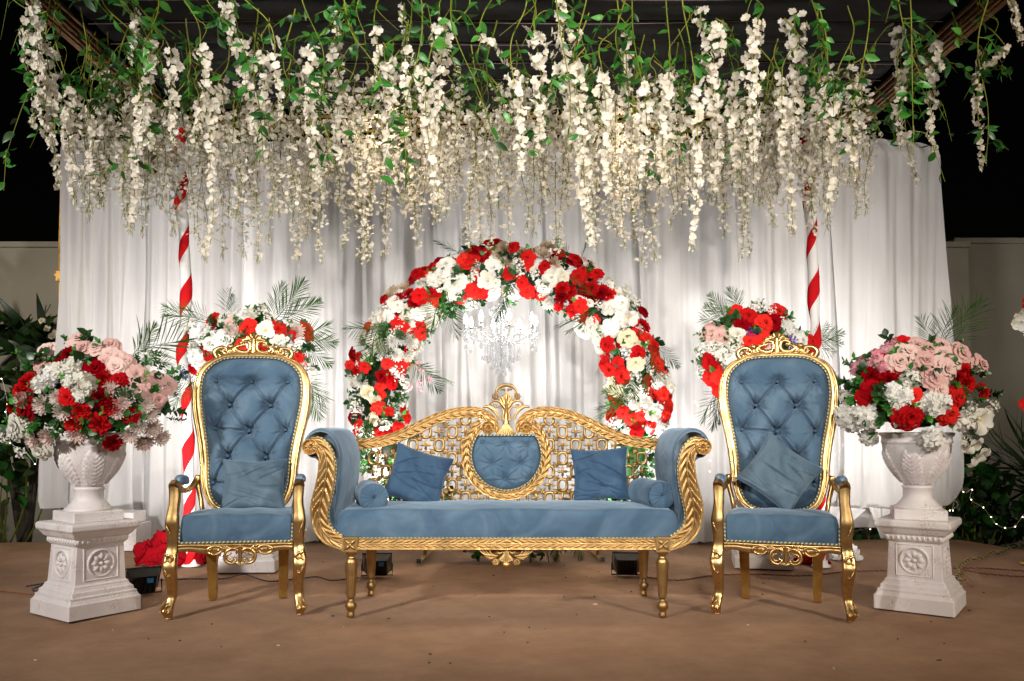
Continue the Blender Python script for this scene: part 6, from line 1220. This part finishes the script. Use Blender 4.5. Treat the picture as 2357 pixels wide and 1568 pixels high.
# ------------------------------------------------------------------ fairy lights
def fairy(label, pts, y):
    q = [P(a, b, y) for a, b in pts]; t = thing('fairy_lights', label, 'string lights', q[0]); mb = MB(); mb.tube(cr([tuple(p) for p in q], 6), .0022, 4); part('wire', mb, 'p_white', t, True)
    bm = MB(); bm.ball((0, 0, 0), .005, 6); me = bm.mesh('bulb', 'fairy_glow')
    for p in q: obj('bulb', me, t, p - q[0] + Vector((0, -.012, 0)))
fairy('warm fairy lights hanging in a loop at the right edge', [(2192, 1175), (2214, 1062), (2216, 1132), (2236, 1127), (2234, 1150), (2262, 1168), (2280, 1190), (2292, 1206), (2312, 1215), (2335, 1212), (2352, 1190), (2368, 1170)], 3.2)
fairy('warm fairy lights strung through the left plants', [(5, 872), (18, 930), (14, 948), (22, 985), (25, 1020), (60, 1042), (82, 1068), (85, 1044), (98, 1038), (120, 1036)], 3.0)
fairy('short run of fairy lights along the ground behind the right chair', [(2002, 1218), (1990, 1205), (1950, 1225), (2185, 1175), (2196, 1145)], 3.2)
# points of light glinting low in front of the drapery
for k, pts in enumerate((((1928, 945), (1932, 962), (1945, 985)), ((1634, 1060), (1633, 1085)), ((1890, 1090), (1960, 1000)), ((1600, 925), (1606, 935)))):
    fairy('tiny fairy lights in front of the drapery ' + ['right of the right armchair', 'between the sofa and the right armchair', 'beside the right armchair arm', 'above the right sofa arm'][k], pts, 2.72)

# ------------------------------------------------------------------ cloth heaps on the carpet
def heap(label, px, py, wpx, hpx, mt, seed, name='cloth_heap'):
    from mathutils import noise as mn
    p = G(px, py); D = p.y - CAM.y; k = D / FPX; rx, rz_, ry = wpx * k / 2, hpx * k, wpx * k * .42; t = thing(name, label, 'cloth', (p.x, p.y, 0)); nu, nv = 130, 56; A = np.zeros((nu, nv, 3)); o = Vector((seed * 7.3, seed * 3.1, 0))
    for i in range(nu):
        for j in range(nv):
            a = 2 * PI * i / nu; th = (j / (nv - 1)) * PI / 2; d = Vector((math.sin(th) * math.cos(a), math.sin(th) * math.sin(a), math.cos(th)))
            w1 = mn.noise_vector(d * 1.4 + o) * .9; n1 = 1 - abs(mn.noise(d * 2.3 + w1 + o)) * 2.6; n2 = 1 - abs(mn.noise(d * 5.2 + w1 * 1.6 - o)) * 2.4; n3 = mn.noise(d * 1.3 + o * 2)
            r = .85 + .13 * n1 + .07 * n2 + .35 * n3; A[i, j] = (rx * r * d.x, ry * r * d.y, max(.002, rz_ * (r - .12) * d.z ** 1.15 - .004 + .03 * n1 * hpx / 60 * (1 - d.z)))
    mb = MB(); mb.grid(A, closeu=True); part('folded_cloth', mb, mt, t); return t
heap('heap of dark red cloth on the carpet left of the left armchair', 368, 1300, 125, 82, 'red_cloth', 1); heap('spread tail of dark red cloth behind the left armchair leg', 432, 1298, 95, 66, 'red_cloth', 2)
heap('crumpled white cloth on the carpet right of the right armchair', 1948, 1288, 72, 40, 'white_wrap', 3); heap('scrap of red cloth beside the white cloth behind the right armchair', 1872, 1296, 80, 24, 'red_cloth', 4)
heap('bunched white drapery end resting on the carpet beside the left sofa arm', 724, 1245, 44, 62, 'white_wrap', 5, 'drapery_bundle'); heap('bunched white drapery end resting on the carpet beside the right sofa arm', 1592, 1248, 60, 75, 'white_wrap', 6, 'drapery_bundle')

# ------------------------------------------------------------------ cables
def cable(label, pts, mts, tw=.0035, r=.0028, name='cable', turn=.045):
    q = [G(a, b) for a, b in pts]; C_ = resample(cr([(p.x, p.y, .0) for p in q], 10), max(30, int(sum((q[i] - q[i + 1]).length for i in range(len(q) - 1)) / .012)))
    T = np.gradient(C_, axis=0); T /= np.linalg.norm(T, axis=1)[:, None]; Nn = np.stack([-T[:, 1], T[:, 0], 0 * T[:, 0]], 1); s_ = np.arange(len(C_)) * .012; c = q[len(q) // 2]
    t = thing(name, label, 'cable', (c.x, c.y, 0))
    for k, m_ in enumerate(mts):
        ph = 2 * PI * s_ / turn + PI * k; A = C_ + Nn * (tw * np.cos(ph))[:, None]; A[:, 2] = tw + r + tw * np.sin(ph); mb = MB(); mb.tube(A, r, 5); part('strand', mb, m_, t, True)
cable('dark blue twisted cable snaking behind the left armchair legs', [(60, 1352), (110, 1345), (75, 1360), (120, 1366), (230, 1348), (330, 1340), (440, 1335), (520, 1334), (560, 1324), (620, 1340), (690, 1334), (730, 1330), (760, 1338), (800, 1336)], ['cable_blue', 'cable_black'])
cable('thin reddish cable running off to the left edge', [(-30, 1358), (40, 1366), (95, 1370), (130, 1362)], ['cable_red'], .0)
cable('black and red twisted cable running right from under the sofa', [(1480, 1330), (1560, 1338), (1640, 1328), (1740, 1324), (1850, 1328), (1960, 1318), (2100, 1315), (2240, 1310), (2380, 1318)], ['cable_black', 'cable_red'], .004, .003)
cable('second twisted cable behind the right pedestal running to the right edge', [(2205, 1310), (2260, 1322), (2320, 1328), (2390, 1332)], ['cable_black', 'cable_red'], .004, .003)
cable('yellow and blue twisted wire curling back beside the right pedestal', [(2335, 1262), (2318, 1266), (2300, 1276), (2280, 1275), (2262, 1288), (2235, 1290), (2222, 1296), (2205, 1308), (2212, 1320), (2200, 1335), (2222, 1340)], ['cable_yellow', 'cable_blue'], .009, .0028, turn=.09)
cable('short loose wire end on the carpet by the right pedestal', [(2200, 1318), (2220, 1325), (2238, 1340), (2240, 1352), (2225, 1344)], ['cable_red'], .0)
